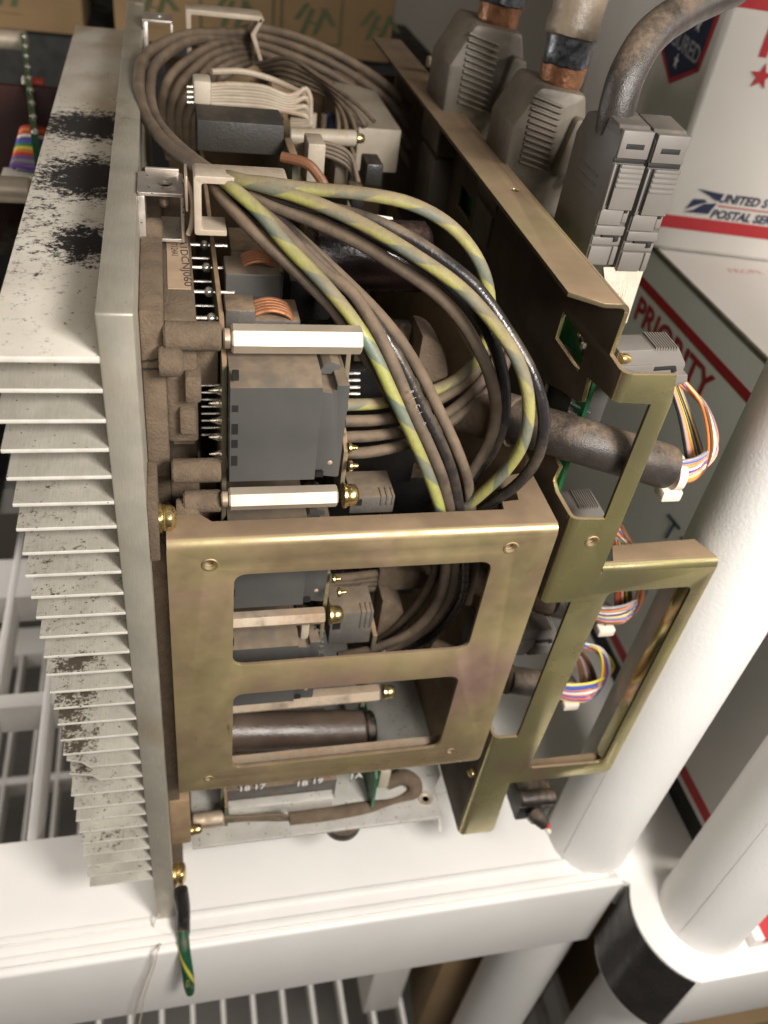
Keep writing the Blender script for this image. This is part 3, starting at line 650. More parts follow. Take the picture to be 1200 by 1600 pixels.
for px0, py0, px1, py1 in ((216, 566, 253, 560), (216, 577, 253, 577)):
    q = [Y(px0+(px1-px0)*k/12, py0+(py1-py0)*k/12+random.uniform(-1.2, 1.2), 4.86) for k in range(13)]
    ck.tube(q, .035, 5, 2)
part('dust_crack', ck, M['black_dull'], mod1)

# ---- big upright board and its pins
b1 = MB().prism([(4.7, 1.4), (31, 1.4), (31, 28.5), (6.6, 28.5), (4.7, 27.7)], 'x', 2.37, 2.53, .01)
B1_ = part('circuit_board', b1, M['pcb'], D)
def pin(p, x0, x1, r=.075, m='solder', parent=B1_, ball=None):
    mb = MB().cyl((x0, p.y, p.z), (x1, p.y, p.z), r, 8, .02)
    if ball: mb.lathe((ball, p.y, p.z), (1, 0, 0), [(-.12, r), (-.04, r*2.4), (.05, r*2.7), (.16, r*2.2), (.2, r)], 10)
    return part('pin', mb, M[m], parent)
for py in (383, 418, 456, 497): pin(Z(320, py, 28.1), 1.6, 3.05, .07, ball=2.12)
for py in (404, 440, 478, 512): pin(Z(322, py, 27.2), 1.7, 2.5, .06)
for k in range(8):
    pin(Z(318+random.uniform(-2, 4), 600+k*9.5, 26.5-.0*k) if False else Y(325, 602+k*11, 5.6), 1.72, 2.4, .045)
for py in (609, 629, 656, 682, 708, 719): 
    q = Y(338, py, 5.0); part('pin', MB().lathe((1.95, 4.95, q.z), (1, 0, 0), [(0, .02), (.1, .06), (.2, .09), (.3, .13), (.42, .15)], 10), M['solder'], B1_)
# spacers behind and standoffs in front of the board, each row one axis lower
def spacer(px0, px1, py, y, r, m='dust'):
    a, b = Y(px0, py, y), Y(px1, py, y); return part('spacer', MB().cyl((a.x, y, (a.z+b.z)/2), (b.x, y, (a.z+b.z)/2), r, 22), M[m], D)
spacer(255, 345, 525, 5.0, .46); spacer(268, 345, 735, 4.2, .42); spacer(286, 345, 783, 4.0, .4)
def standoff(px0, px1, py, y, r, m='nickel'):
    a, b = Y(px0, py, y), Y(px1, py, y); z = (a.z+b.z)/2
    o = part('standoff', MB().hexrod((a.x, y, z), (b.x, y, z), r), M[m], D)
    part('shoulder', MB().cyl((a.x-.25, y, z), (a.x, y, z), r*.7, 16), M['nickel_dusty'], o); return o, b.x, z
o_, xe, z_ = standoff(361, 565, 530, 5.0, .46)
o_, xe, z_ = standoff(357, 526, 777, 3.7, .40); pan_screw('screw', (xe+.22, 3.7, z_), (1, 0, 0), .4)
o_, xe, z_ = standoff(352, 506, 966, 3.7, .36, 'nickel_dusty'); pan_screw('screw', (xe+.2, 3.7, z_), (1, 0, 0), .36)
o_, xe, z_ = standoff(356, 590, 1092, 4.2, .42, 'nickel_dusty'); pan_screw('screw', (xe+.2, 4.2, z_), (1, 0, 0), .3)
o_, xe, z_ = standoff(350, 690, 1176, 2.9, .36, 'nickel_dusty'); part('bright_rail', MB().box(2.9, 11.8, 2.5, 2.62, z_-.45, z_-.2, .04), M['nickel'], D)
o_, xe, z_ = standoff(420, 530, 962, 8.6, .3, 'ivory')
# ---- terminal blocks, one per axis
zt, zb = Y(400, 607, 3.7).z, Y(400, 752, 3.7).z
xm, xr = Y(498, 680, 3.7).x, Y(539, 680, 3.75).x
tb = MB()
tb.prism([(3.72, zb), (6.6, zb), (6.6, zt+.28), (4.25, zt+.28), (3.72, zt)], 'x', 2.56, xm, .02)
TB = part('terminal_block', tb, M['grey'], D)
part('end_section', MB().prism(rpoly([(xm+.002, zb+.35), (xm+.25, zb+.35), (xm+.25, zb+.1), (xr-.05, zb), (xr, zt+.05), (xr-.42, zt+.05), (xr-.42, zt-.15), (xr-.55, zt-.25), (xm+.002, zt-.2)], [0, .02, .02, .1, .05, .05, .04, .05, 0]), 'y', 3.80, 6.4, .02), M['grey'], TB)
part('end_hook', MB().prism(rpoly([(xr-.95, zt-.1), (xr-.2, zt-.1), (xr-.2, zt+.25), (xr-.5, zt+.38), (xr-.75, zt+.2)], .05), 'y', 4.7, 6.4, .02), M['grey'], TB)
for py0, py1 in ((583, 595), (634, 644), (663, 679), (688, 700), (713, 728)):
    z0, z1 = Y(360, py1, 3.7).z, Y(360, py0, 3.7).z
    part('slot', MB().box(2.62, 2.82, 3.70, 3.9, z0, z1), M['black_dull'], TB)
for pz in ((zb+.06, xm-.05),): part('foot_slot', MB().box(xm+.02, xm+.3, 3.76, 4.0, zb+.06, zb+.3), M['black_dull'], TB)
gate = part('gate_mark', MB().lathe((xr-.4, 3.8, zb+.65), (0, -1, 0), [(0, .09), (.015, .07), (.02, .01)], 10), M['label'], TB)
for dz in (-6.3, -12.5):
    copy(TB, (0, 0, dz))
# ---- second board on the standoffs, seen on its edge
b2 = MB().prism(rpoly([(4.25, 22.4), (9, 22.4), (9, 28.6), (5.6, 28.6), (5.4, 25.2), (4.25, 24.6)], .05), 'x', 6.52, 6.68, .01)
B2_ = part('terminal_board', b2, M['pcb'], D)
b2b = MB().prism(rpoly([(4.3, 14.6), (9, 14.6), (9, 18.9), (4.3, 18.6)], .05), 'x', 6.42, 6.58, .01)
part('terminal_board', b2b, M['pcb'], D)
b3 = MB().prism(rpoly([(5.0, 8.6), (10, 8.6), (10, 14.2), (5.0, 13.8)], .05), 'x', 9.0, 9.2, .01)
part('terminal_board', b3, M['pcb'], D)
for px, py, xx, y in ((545, 700, 6.7, 4.5), (546, 728, 6.7, 4.6), (528, 926, 6.6, 4.6), (520, 905, 6.6, 4.6)):
    c_ = X(px, py, xx); part('solder_joint', MB().lathe((xx, c_.y, c_.z), (1, 0, 0), [(0, .2), (.08, .2), (.14, .1), (.3, .07), (.34, .02)], 12), M['brass'], B2_)
for py in (583, 594, 605, 615, 625): 
    c_ = X(545, py, 6.7); part('pin', MB().cyl((6.66, c_.y, c_.z), (7.1, c_.y, c_.z), .06, 8), M['solder'], B2_)
# fluted plastic latch next to the boards
def fluted(px0, py0, px1, py1, y, d=1.6):
    a, b = Y(px0, py1, y), Y(px1, py0, y); mb = MB().box(a.x, b.x, y, y+d, a.z, b.z, .05)
    o = part('connector_body', mb, M['grey_dusty'], D)
    for k in range(3): part('rib', MB().box(b.x-.13-.22*k, b.x-.03-.22*k, y-.04, y+.5, a.z+.5*(b.z-a.z), b.z+.05, .02), M['grey_dusty'], o)
    part('notch', MB().box(a.x+.1, a.x+.45, y-.01, y+.3, (a.z+b.z)/2, b.z-.1), M['black'], o); return o
fluted(545, 775, 618, 803, 5.0); fluted(512, 955, 585, 1008, 5.0); 
# lower connector rail seen through the first window
part('connector_rail', MB().box(2.7, 6.2, 4.4, 6.4, Y(400, 1040, 4.4).z, Y(400, 1000, 4.4).z, .06).box(2.7, 5.2, 4.8, 6.4, Y(400, 1000, 4.4).z, Y(400, 978, 4.4).z, .06), M['grey'], D)
part('jumper', MB().box(Y(470, 990, 4.2).x, Y(483, 990, 4.2).x, 4.2, 4.9, Y(470, 1000, 4.2).z, Y(470, 972, 4.2).z, .08), M['ivory'], D)
for k in range(6):
    c_ = Y(493, 985+k*8, 4.4); part('pin', MB().cyl((c_.x, 4.45, c_.z), (c_.x+.35, 4.3, c_.z+.05), .06, 8), M['solder'], D)
# horizontal dark roll seen through the second window
a, b = Y(355, 1143, 6.5), Y(568, 1140, 6.5)
part('capacitor', MB().cyl((a.x, 6.5, a.z), (b.x, 6.5, b.z), 1.05, 30, .1), M['roll'], D)
part('capacitor_end', MB().cyl((b.x+.01, 6.5, b.z), (b.x+.55, 6.5, b.z), .98, 30, .1), M['black'], D)
part('standoff_clip', MB().prism(rpoly([(5.0, 12.4), (5.9, 12.4), (6.2, 10.6), (5.6, 9.6), (5.0, 11)], .15), 'x', 9.6, 9.8, .02), M['ivory'], D)
# ---- base level: lettered connector strip, tubes, small board
st0, st1 = Z(352, 1240, 1.3), Z(562, 1212, 1.3)
strip = part('terminal_strip', MB().box(2.62, 8.4, 4.9, 9.5, .82, 2.6, .06), M['grey_dark'], D)
for tx_, px, py in (('18', 372, 1232), ('17', 396, 1229), ('1B', 462, 1224), ('19', 487, 1220), ('1A', 546, 1212)):
    c_ = Y(px, py, 4.88); part('lettering', MB().text(tx_, (c_.x, 4.885, c_.z-.3), (1, 0, 0), (0, 0, 1), .45, .004, .01), M['white_print'], strip)
part('strip_base', MB().box(2.75, 8.2, 4.35, 4.88, .82, 1.75, .05), M['galv'], strip)
part('small_board', MB().box(2.55, 2.7, 4.0, 9, .83, 2.6), M['pcb'], D)
sb = part('small_board', MB().prism(rpoly([(3.9, .85), (9, .85), (9, 4.4), (5.2, 4.4), (4.2, 3.4)], .1), 'x', Y(578, 1240, 4.5).x, Y(578, 1240, 4.5).x+.16, .01), M['pcb_green'], D)
part('plug_housing', MB().box(Y(592, 1222, 4.6).x, Y(608, 1222, 4.6).x, 4.6, 5.6, Y(592, 1232, 4.6).z, Y(592, 1208, 4.6).z, .06), M['ivory'], D)
part('u_tube', MB().tube([Y(606, 1222, 5.4), Y(632, 1214, 5.3), Y(648, 1226, 5.0), Y(642, 1244, 4.6), Y(610, 1258, 4.3), Y(560, 1266, 4.1), Y(505, 1275, 4.0), Y(452, 1282, 4.0)], .42, 14), M['dust'], D)
part('u_tube', MB().tube([Y(575, 1242, 5.4), Y(500, 1252, 5.3), Y(420, 1262, 5.2), Y(350, 1268, 5.1)], .22, 10), M['dust'], D)
part('thin_rod', MB().cyl((.95, 4.1, 1.5), (2.5, 4.1, 1.5), .42, 18), M['nickel_dusty'], D)
for k, (px, py) in enumerate(((405, 1276), (430, 1273), (385, 1280))): 
    part('lead', MB().tube([Y(340, 1278+k*3, 4.0), Y(px, py, 3.9), Y(452, 1280, 4.0)], .12, 8), M['cable_brown'], D)
part('corner_block', MB().box(-.1, .85, 2.9, 6, 1.6, 5.5, .1), M['zinc_dusty'], D)
for px, py in ((272, 1243), (294, 1309)):
    c_ = Y(px, py, 2.9); pan_screw('screw', (.3 if px < 280 else .86, 3.3, c_.z), (1, 0, 0), .26)
# earth stub: screw, black shrink sleeve and green stub at the foot of the plate
CAM_SCALE[0] = None
c_ = Y(275, 1368, .5); pan_screw('earth_screw', (.02, .6, c_.z), (1, 0, 0), .52)
g = [Y(282, 1390, .3), Y(286, 1420, -.2), Y(286, 1460, -.9)]; g2 = [Y(285, 1452, -.8), Y(289, 1490, -1.6), Y(294, 1525, -2.2), Y(297, 1551, -2.5)]
part('shrink_sleeve', MB().tube(g, lambda t: .34-.02*t, 14), M['black'], D)
part('earth_wire', MB().tube(g2, lambda t: .27 if t < .85 else .27-(t-.85)*.5, 12), M['earth_green'], D)
for k in range(9):
    q0 = Y(296+random.uniform(-5, 5), 1535+random.uniform(-4, 4), -2.45); part('strand', MB().tube([q0, q0+Vector((random.uniform(-.08, .1), -.1, -.2)), q0+Vector((random.uniform(-.12, .16), -.1, -.42-random.uniform(0, .22)))], .035, 6, 3), M['earth_green'] if k % 3 else M['solder'], D)
CAM_SCALE[0] = BODY_CAM_SCALE
# ---- clips with metal brackets that hold the cable loom
def clip(y, x0, x1, z0, z1, w, nmb=True):
    t = .24; mb = MB()
    mb.prism(rpoly([(x0, z0), (x0+1.05, z0), (x0+1.05, z0+.2), (x0+t+.05, z0+.2), (x0+t, z0+.25), (x0+t, z1-t), (x1-.25, z1-t), (x1-.25, z1-t-.12), (x1, z1-.3), (x1, z1), (x0, z1)], [.12, .05, .05, .05, .05, .1, .03, .03, .1, .15, .12]), 'y', y, y+w, .03)
    return mb
cl = part('cable_clip', clip(8.7, 1.70, 4.72, 30.25, 32.2, 1.15), M['nylon'], D)
part('clip_spring', MB().tube([(1.45, 9.2, 31.9), (1.62, 9.2, 31.5), (1.68, 9.2, 31.0), (1.62, 9.2, 30.4), (1.5, 9.2, 30.05)], .09, 8), M['nylon'], cl)
part('clip_spring', MB().box(1.44, 1.52, 9.0, 10.2, 30.9, 32.05, .03), M['nickel_dusty'], cl)
def ubr(y0, y1, zt):
    mb = MB().prism(rect(-.1, 1.42, y0, y1, .08), 'z', zt-.12, zt, .015, [circ(.8, (y0+y1)/2-.1, .24, 16)])
    mb.box(-.1, .13, y0-.05, y1, zt-3.1, zt-.121, .02).box(1.3, 1.419, y0, y1, zt-1.7, zt-.121, .02).box(.131, 1.299, y0, y1, zt-1.7, zt-1.58, .02)
    return mb
ub = part('clip_bracket', ubr(10.25, 12.2, 31.0), M['silver_br'], D)
part('bracket_lip', MB().box(.15, 1.3, 12.15, 12.3, 30.9, 31.14, .03), M['silver_br'], ub)
s_ = Y(228, 338, 10.2); part('bolt', MB().lathe((.14, 10.6, 29.55), (1, 0, 0), [(0, .4), (.12, .42), (.35, .44), (.5, .4), (.56, .3), (.57, .05)], 18), M['dust'], ub)
part('bolt_tip', MB().lathe((.75, 11.9, 30.1), (0, 0, 1), [(-.2, .12), (-.1, .2), (.1, .2), (.2, .1)], 12), M['nickel_dusty'], ub)
cl2 = part('cable_clip', clip(31.5, 2.1, 6.0, 30.1, 32.4, 1.5), M['nylon'], D)
part('clip_bracket', ubr(33.2, 35, 31.4), M['silver_br'], D)
part('clip_spring', MB().prism(rpoly([(5.9, 32.3), (5.4, 31.5), (5.9, 30.2), (6.1, 30.2), (5.65, 31.5), (6.1, 32.3)], .05), 'y', 31.5, 33, .02), M['nylon'], cl2)

# ---- cables
def cable(pts, m, r=.235, nm='cable', **k): return part(nm, MB().tube([Y(*p) for p in pts], r, 12, 6, **k), M[m], D)
YG, YGD, BR_, BK_ = 'cable_earth', 'cable_earth_dusty', 'cable_brown', 'cable_black'
cable([(345, 268, 10.2), (372, 281, 9.0), (420, 287, 8.3), (490, 296, 7.8), (560, 302, 7.3), (640, 318, 6.9), (705, 354, 6.6), (748, 408, 6.4), (765, 470, 6.5), (755, 540, 6.8), (722, 586, 6.8), (668, 613, 6.3), (600, 629, 5.6), (538, 633, 4.9)], YGD, .215)
cable([(340, 270, 10.4), (362, 278, 9.1), (405, 289, 8.4), (480, 312, 7.6), (570, 352, 6.7), (650, 400, 5.8), (720, 450, 5.1), (775, 510, 4.3), (812, 570, 3.6), (826, 630, 3.2), (818, 690, 3.2), (790, 735, 3.6), (752, 772, 4.1), (712, 806, 4.7), (700, 830, 5.0)], YGD, .22)
cable([(710, 810, 4.75), (690, 850, 5.3), (676, 905, 5.8), (640, 960, 6.2), (590, 1005, 6.2), (530, 1032, 5.6)], BR_, .218)
cable([(350, 272, 10.6), (400, 296, 8.9), (470, 318, 8.1), (540, 332, 7.5), (610, 356, 6.9), (680, 397, 6.2), (745, 450, 5.4), (795, 520, 4.5), (832, 585, 3.7), (850, 650, 3.2), (842, 708, 3.2), (815, 750, 3.5), (775, 782, 4.1), (735, 812, 4.8), (700, 860, 5.5)], BK_, .215)
cable([(338, 272, 9.9), (360, 290, 8.8), (405, 331, 8.1), (450, 385, 7.3), (500, 437, 6.4), (545, 490, 5.7), (582, 548, 5.1), (612, 612, 4.7), (640, 672, 4.4), (665, 730, 4.2), (683, 780, 4.1), (693, 820, 4.3), (695, 840, 4.4)], YG, .225)
cable([(692, 815, 4.3), (697, 880, 4.6), (684, 938, 4.9), (645, 985, 5.1), (590, 1012, 5.2), (528, 1026, 5.0)], BR_, .222)
cable([(340, 275, 10.1), (372, 303, 8.9), (430, 350, 8.0), (500, 420, 6.8), (548, 455, 6.1), (588, 515, 5.4), (615, 570, 4.95), (646, 645, 4.5), (672, 700, 4.25), (692, 750, 4.15), (703, 800, 4.2), (710, 860, 4.6), (702, 930, 5.0), (660, 985, 5.4), (600, 1018, 5.5), (530, 1030, 5.2)], BR_, .215)
cable([(345, 275, 10.4), (385, 305, 9.0), (440, 350, 8.2), (520, 430, 7.0), (575, 490, 6.2), (620, 555, 5.5), (660, 635, 4.9), (690, 695, 4.5), (708, 745, 4.3), (718, 800, 4.3), (726, 870, 4.7), (720, 935, 5.1), (680, 990, 5.5), (620, 1022, 5.8)], BK_, .215)
cable([(355, 280, 10.6), (420, 330, 9.0), (520, 420, 7.8), (600, 500, 6.7), (650, 570, 6.0), (690, 650, 5.2), (715, 705, 4.7), (730, 750, 4.5), (736, 800, 4.5), (742, 870, 5.0), (730, 940, 5.5)], BR_, .215)
cable([(345, 274, 10.1), (370, 292, 9.1), (430, 322, 8.4), (500, 350, 7.8), (567, 383, 7.1), (612, 411, 6.6), (673, 452, 6.0), (714, 492, 5.6), (742, 535, 5.3), (765, 585, 5.1), (775, 640, 5.0), (764, 690, 4.9), (735, 740, 4.9), (700, 790, 5.2)], BR_, .225)
cable([(350, 276, 10.3), (400, 303, 9.0), (480, 330, 8.3), (567, 367, 7.5), (633, 394, 6.9), (690, 436, 6.3), (736, 480, 5.9), (768, 530, 5.5), (786, 590, 5.2), (788, 650, 5.0), (772, 700, 4.9), (740, 745, 4.9), (705, 795, 5.2)], BK_, .225)
cable([(330, 280, 9.8), (345, 305, 9.2), (372, 336, 8.6), (412, 378, 7.9), (462, 424, 7.1), (512, 474, 6.4), (552, 528, 5.9), (590, 586, 5.6), (620, 640, 5.6)], BR_, .215)
cable([(330, 274, 10.0), (352, 296, 9.4), (392, 330, 9.0), (440, 375, 8.6), (490, 425, 8.2), (540, 490, 7.6), (590, 560, 7.0)], BK_, .22)
# white print on the dusty cable
pr = MB(); chars = [('8', 629, 612), ('1', 633, 622), ('C', 638, 634), ('1', 642, 645), ('0', 648, 662), ('.', 651, 670), ('8', 655, 680), ('0', 659, 690), ('1', 662, 700)]
for ch, px, py in chars:
    c_ = Y(px+14, py, 4.45); nrm = (CAM-c_).normalized(); u_ = (Y(px+14+9, py+22, 4.4)-c_).normalized(); v_ = nrm.cross(u_)
    pr.text(ch, c_+nrm*.232-v_*.07-u_*.05, u_, v_, .15, .002)
part('printing', pr, M['grey_print'], D)
# loom that leaves the terminal block on the right
cable([(536, 658, 4.9), (590, 656, 5.3), (640, 645, 5.8), (690, 622, 6.4), (735, 590, 6.9), (760, 545, 7.2), (768, 495, 7.4)], BR_, .215)
cable([(534, 683, 4.9), (590, 680, 5.2), (650, 668, 5.7), (700, 645, 6.3), (745, 605, 6.8), (775, 560, 7.1), (785, 510, 7.4)], BR_, .215)
cable([(530, 708, 4.9), (580, 706, 5.1), (640, 692, 5.5), (690, 668, 6.0), (735, 635, 6.5), (775, 598, 6.8), (798, 545, 7.2)], BR_, .215)
# loom between the two clips
for k in range(2):
    o = k*17.0
    cable([(395, 54+k*6, 33.5), (345, 52+k*7, 32.3), (285+o*.5, 56+k*9, 30.5), (230+o*.9, 84+o*.8, 27), (217+o, 128+o*.6, 23), (226+o*.9, 178+o*.3, 19.5), (258+o*.6, 222-k*2, 15.5), (300+o*.35, 254-k, 12.4), (338, 276-k*.6, 10.6), (352, 284, 9.6)], BR_, .26)
for k in range(5):
    o = k*23.0
    cable([(392, 68+k*7, 33.5), (356+k*2, 66+k*11, 32.4-k*.2), (318+k*6, 78+k*12, 31), (268+o*.8, 116+k*9, 28.5), (253+o*.62, 160+k*4, 26), (256+o*.5, 205, 24), (266+o*.4, 245, 22.5)], BR_, .23)
for k in range(4):
    cable([(360, 55+k*9, 33.6), (400, 44+k*12, 34), (470, 60+k*16, 33), (540, 92+k*18, 32), (600, 130+k*22, 31), (640, 170+k*30, 31)], BR_, .225)
for k in range(4): cable([(640, 905+k*14, 8.0), (590, 915+k*14, 7.5), (545, 925+k*14, 7.0), (512, 932+k*14, 6.5)][:3] if False else [(510, 905+k*5, 6.6), (560, 900+k*6, 7.2), (610, 892+k*8, 8.2), (660, 876+k*9, 9.0)], BR_, .22)

# ---- dusty plug hoods (fans) where the signal cables come together
def hood(px0, py0, px1, py1, y, d):
    a, b = Y(px0, py1, y), Y(px1, py0, y); w = b.x-a.x; h = b.z-a.z
    pts = [(a.x, a.z)] + [(a.x+w*math.sin(math.radians(t)), a.z+h*math.cos(math.radians(t))) for t in range(0, 91, 10)]
    return part('plug_hood', MB().prism(pts, 'y', y, y+d, .12), M['dust'], D)
hood(645, 525, 716, 612, 7.0, 1.6)
hood(585, 935, 652, 1010, 6.4, 1.4); hood(588, 886, 690, 925, 7.4, 1.4)
part('plug_hood', MB().box(Y(550, 580, 7.4).x, Y(640, 560, 7.4).x, 7.4, 8.8, Y(600, 566, 7.4).z, Y(600, 541, 7.4).z, .08), M['dusty_metal'], D)
# ---- black sleeves with coloured wires, plugs on the front
def plug_harness(p0, p1, r, plug_c, dz, full=True, tie=True):
    p0, p1 = Vector(p0), Vector(p1)
    mid = (p0+p1)/2+Vector((0, 0, .03))
    part('cable_sleeve', MB().tube([p0, mid, p1], r, 26, 8), M['sleeve'], D)
    part('cable_boot', MB().tube([p0+Vector((-3.2, 2.3, -.4)), p0+Vector((-1.6, .95, -.1)), p0+Vector((.25, -.02, 0))], lambda t: r*(1.12-.1*t), 24, 6), M['dust'], D)
    return p0, p1
part('cable_sleeve', MB().tube([Y(770, 648, 6.4), Y(850, 672, 4.7), Y(910, 690, 3.75), Y(980, 711, 3.42), Y(1042, 729, 3.3)], .84, 28, 8), M['sleeve'], D)
part('cable_boot', MB().tube([Y(690, 628, 8.6), Y(740, 640, 7.1), Y(790, 654, 5.95), Y(806, 659, 5.6)], .98, 24, 6), M['dust'], D)
def front_plug(y0, z0, x0=15.6):
    """grey ribbed plug that sits in the front panel; x grows out of the panel, z0 = its top"""
    b = MB().prism(rpoly([(x0, z0), (x0+1.25, z0+.06), (x0+1.35, z0+.14), (x0+2.25, z0+.12), (x0+2.75, z0-.5), (x0+2.75, z0-1.25), (x0+2.3, z0-1.5), (x0, z0-1.55)], [.03, .03, .05, .12, .25, .2, .05, 0]), 'y', y0, y0+1.1, .05)
    o = part('front_plug', b, M['grey_light'], D)
    for k in range(9): part('rib', MB().box(x0+1.32+.1*k, x0+1.37+.1*k, y0-.03, y0+1.0, z0+.05, z0+.19), M['grey_light'], o)
    part('latch', MB().prism(rpoly([(x0+.2, z0-.55), (x0+1.5, z0-.5), (x0+1.5, z0-.9), (x0+1.2, z0-1.45), (x0+.2, z0-1.45)], .04), 'y', y0-.1, y0+.3, .02), M['grey_light'], o)
    part('slot', MB().prism(rpoly([(x0+1.5, z0-.62), (x0+2.35, z0-.55), (x0+2.45, z0-.75), (x0+2.3, z0-.85), (x0+2.25, z0-.68), (x0+1.5, z0-.74)], .03), 'y', y0-.07, y0+.1, .01), M['black_dull'], o)
    part('strain_relief', MB().prism(rpoly([(x0+1.55, z0-.9), (x0+2.9, z0-.85), (x0+3.0, z0-1.15), (x0+2.3, z0-1.5), (x0+1.3, z0-1.5)], .06), 'y', y0-.12, y0+.5, .03), M['grey_light'], o)
    part('plug_body', MB().box(x0-.5, x0+1.0, y0+1.2, y0+3.2, z0-5.2, z0-1.56, .06), M['grey'], o)
    part('seam', MB().box(x0+.1, x0+.14, y0+1.19, y0+1.3, z0-5.2, z0-1.56), M['black_dull'], o)
    return o
fp1 = front_plug(4.1, Y(1010, 549, 4.1).z)
def harness(start, apex, collar, yy, front, back, r=.072, h=30):
    """wires leave a plug at start, swing out to apex and fold back into a sleeve at collar (all photo pixels)"""
    front = [q for i, q0 in enumerate(front) for q in ([q0, front[(i*5+2) % len(front)]] if i % 2 else [q0])]
    n = len(front)
    for i, nm in enumerate(front):
        f = i/(n-1); j = lambda a: random.uniform(-a, a)
        sx, sy = start[0]+14*f+j(2), start[1]+j(3); ax, ay = apex[0]-12*f+j(5), apex[1]+14*f+j(4); cx, cy = collar[0], collar[1]+h*f
        pts = [(sx-8, sy-14, yy+.8), (sx, sy, yy+.8), ((sx+ax)/2+12+j(2), (sy+ay)/2-10+j(3), yy+.6-.5*f), (ax, ay, yy+.2-.5*f), ((ax+cx)/2+4, ay*.4+cy*.6+5+6*f, yy-.45), (cx, cy, yy-.5), (cx-24, cy-2-4*f, yy-.3)]
        part('wire', MB().tube([Y(*p) for p in pts], r, 8, 5), M[nm], D)
    n = len(back)
    for i, nm in enumerate(back):
        f = i/(n-1)
        ex = collar[0]+12+(apex[0]-collar[0]-34)*f
        pts = [(start[0]-10+10*f, start[1]-12, yy+.9), (start[0]-6+14*f, start[1]+8, yy+.8), ((start[0]*.55+ex*.45)+6*f, (start[1]+collar[1])/2-6, yy+.7), (ex-2, collar[1]-14, yy+.5), (ex, collar[1]+12, yy+.4)]
        part('wire', MB().tube([Y(*p) for p in pts], r*1.05, 8, 5), M[nm], D)
def tie(c, r, w=.34):
    o = part('cable_tie', MB().lathe(Vector(c)-Vector((w/2, 0, 0)), (1, 0, -.18), [(0, r*.82), (0, r), (w, r), (w, r*.82)], 26), M['tie'], D)
    part('tie_head', MB().obox(Vector(c)+Vector((-.1, -.3, -r-.02)), (.42, .36, .24), bev=.09), M['tie'], o)
harness((1052, 592), (1122, 690), (1062, 722), 3.5, ['greyw', 'blue', 'orange', 'orange', 'white', 'violet', 'pink', 'orange', 'yellow', 'orange', 'brownw'], ['blackw', 'greyw', 'pink', 'pink', 'orange', 'yellow', 'blackw', 'greyw', 'blackw', 'brownw', 'yellow', 'greyw'], h=32)
tie(Y(1053, 736, 3.35), .74)
for a, b, y_ in (((860, 938), (940, 962), 5.4), ((792, 1062), (888, 1076), 5.4)):
    plug_harness(Y(a[0], a[1], y_), Y(b[0], b[1], y_), .72, None, 0)
harness((962, 835), (1010, 918), (952, 950), 4.9, ['greyw', 'brownw', 'greyw', 'white', 'blue', 'yellow', 'blue', 'orange', 'brownw'], ['brownw', 'red', 'brownw', 'pink', 'blackw', 'yellow', 'brownw', 'greyw'], h=24); tie(Y(948, 962, 4.9), .5)
harness((898, 1006), (954, 1045), (897, 1070), 4.9, ['yellow', 'blue', 'blue', 'blue', 'violet', 'white', 'orange', 'blue', 'orange', 'red', 'yellow'], ['brownw', 'brownw', 'greyw', 'brownw', 'blackw', 'brownw'], h=26); tie(Y(893, 1080, 4.9), .5)
fp2 = front_plug(4.3, Y(930, 795, 4.3).z, 15.0); fp3 = front_plug(4.3, Y(870, 985, 4.3).z, 14.98)
# green board behind the front panel with its white headers
gb = part('signal_board', MB().box(15.32, 15.48, 4.6, 34, 3, 29.2, .01), M['pcb_green'], D)
part('header', MB().box(15.1, 15.31, 4.7, 5.0, 28.2, 28.5, .03), M['ivory'], gb)
for k in range(7):
    zz = 27.55+.13*k; part('chip', MB().box(15.1, 15.31, 5.2+.22*k, 5.45+.22*k, zz, zz+.25, .03), M['black'] if k % 2 else M['ivory'], gb)
for k in range(3): part('pin', MB().cyl((15.05, 5.2, 25.9-.35*k), (15.6, 4.6, 25.85-.35*k), .06, 8), M['solder'], gb)
part('bar', MB().box(15.5, 15.9, 5.3, 5.9, 19, 26.3, .05), M['white_print'], gb)
# lower plug tab visible in the second cut-out
part('plug_tab', MB().box(14.5, 15.6, 4.2, 5.4, Y(800, 1120, 4.2).z, Y(800, 1096, 4.2).z, .08), M['nylon'], D)
# ---- inside: capacitors, coils, relays, upright boards at the back
c_ = Y(585, 405, 9.5); part('capacitor', MB().cyl((c_.x-2.2, 10.5, c_.z-.3), (c_.x+2.2, 10.5, c_.z-.3), 1.3, 28, .15), M['cap'], D)
for px, py, y in ((575, 345, 11), (555, 362, 10.5)):
    c_ = Y(px, py, y); part('wire_link', MB().tube([c_+Vector((-.8, 0, 0)), c_+Vector((0, -.1, .15)), c_+Vector((.9, .1, 0))], .14, 8), M['wire'] if 'wire' in M else M['white'], D)
part('black_case', MB().box(7.2, 10.5, 8.0, 12, 20, 25.6, .15), M['black'], D)
part('black_case', MB().box(7.0, 12.0, 9.0, 14, 12, 19.5, .15), M['black'], D)
def coil(px, py, y, w, h):
    c_ = Y(px, py, y); base = part('coil_frame', MB().box(c_.x-w/2-.25, c_.x+w/2+.25, y, y+1.6, c_.z-h-.3, c_.z-.2, .08), M['grey_dark'], D)
    for k in range(5):
        part('winding', MB().tube([(c_.x-w/2, y+.1+.2*k, c_.z-h*.5), (c_.x-w*.4, y+.1+.2*k, c_.z-.08), (c_.x, y+.1+.2*k, c_.z+.12), (c_.x+w*.4, y+.1+.2*k, c_.z-.08), (c_.x+w/2, y+.1+.2*k, c_.z-h*.5)], .09, 8), M['copper'], base)
coil(405, 415, 9.6, 1.3, 1.2); coil(425, 492, 7.2, 1.5, 1.0)
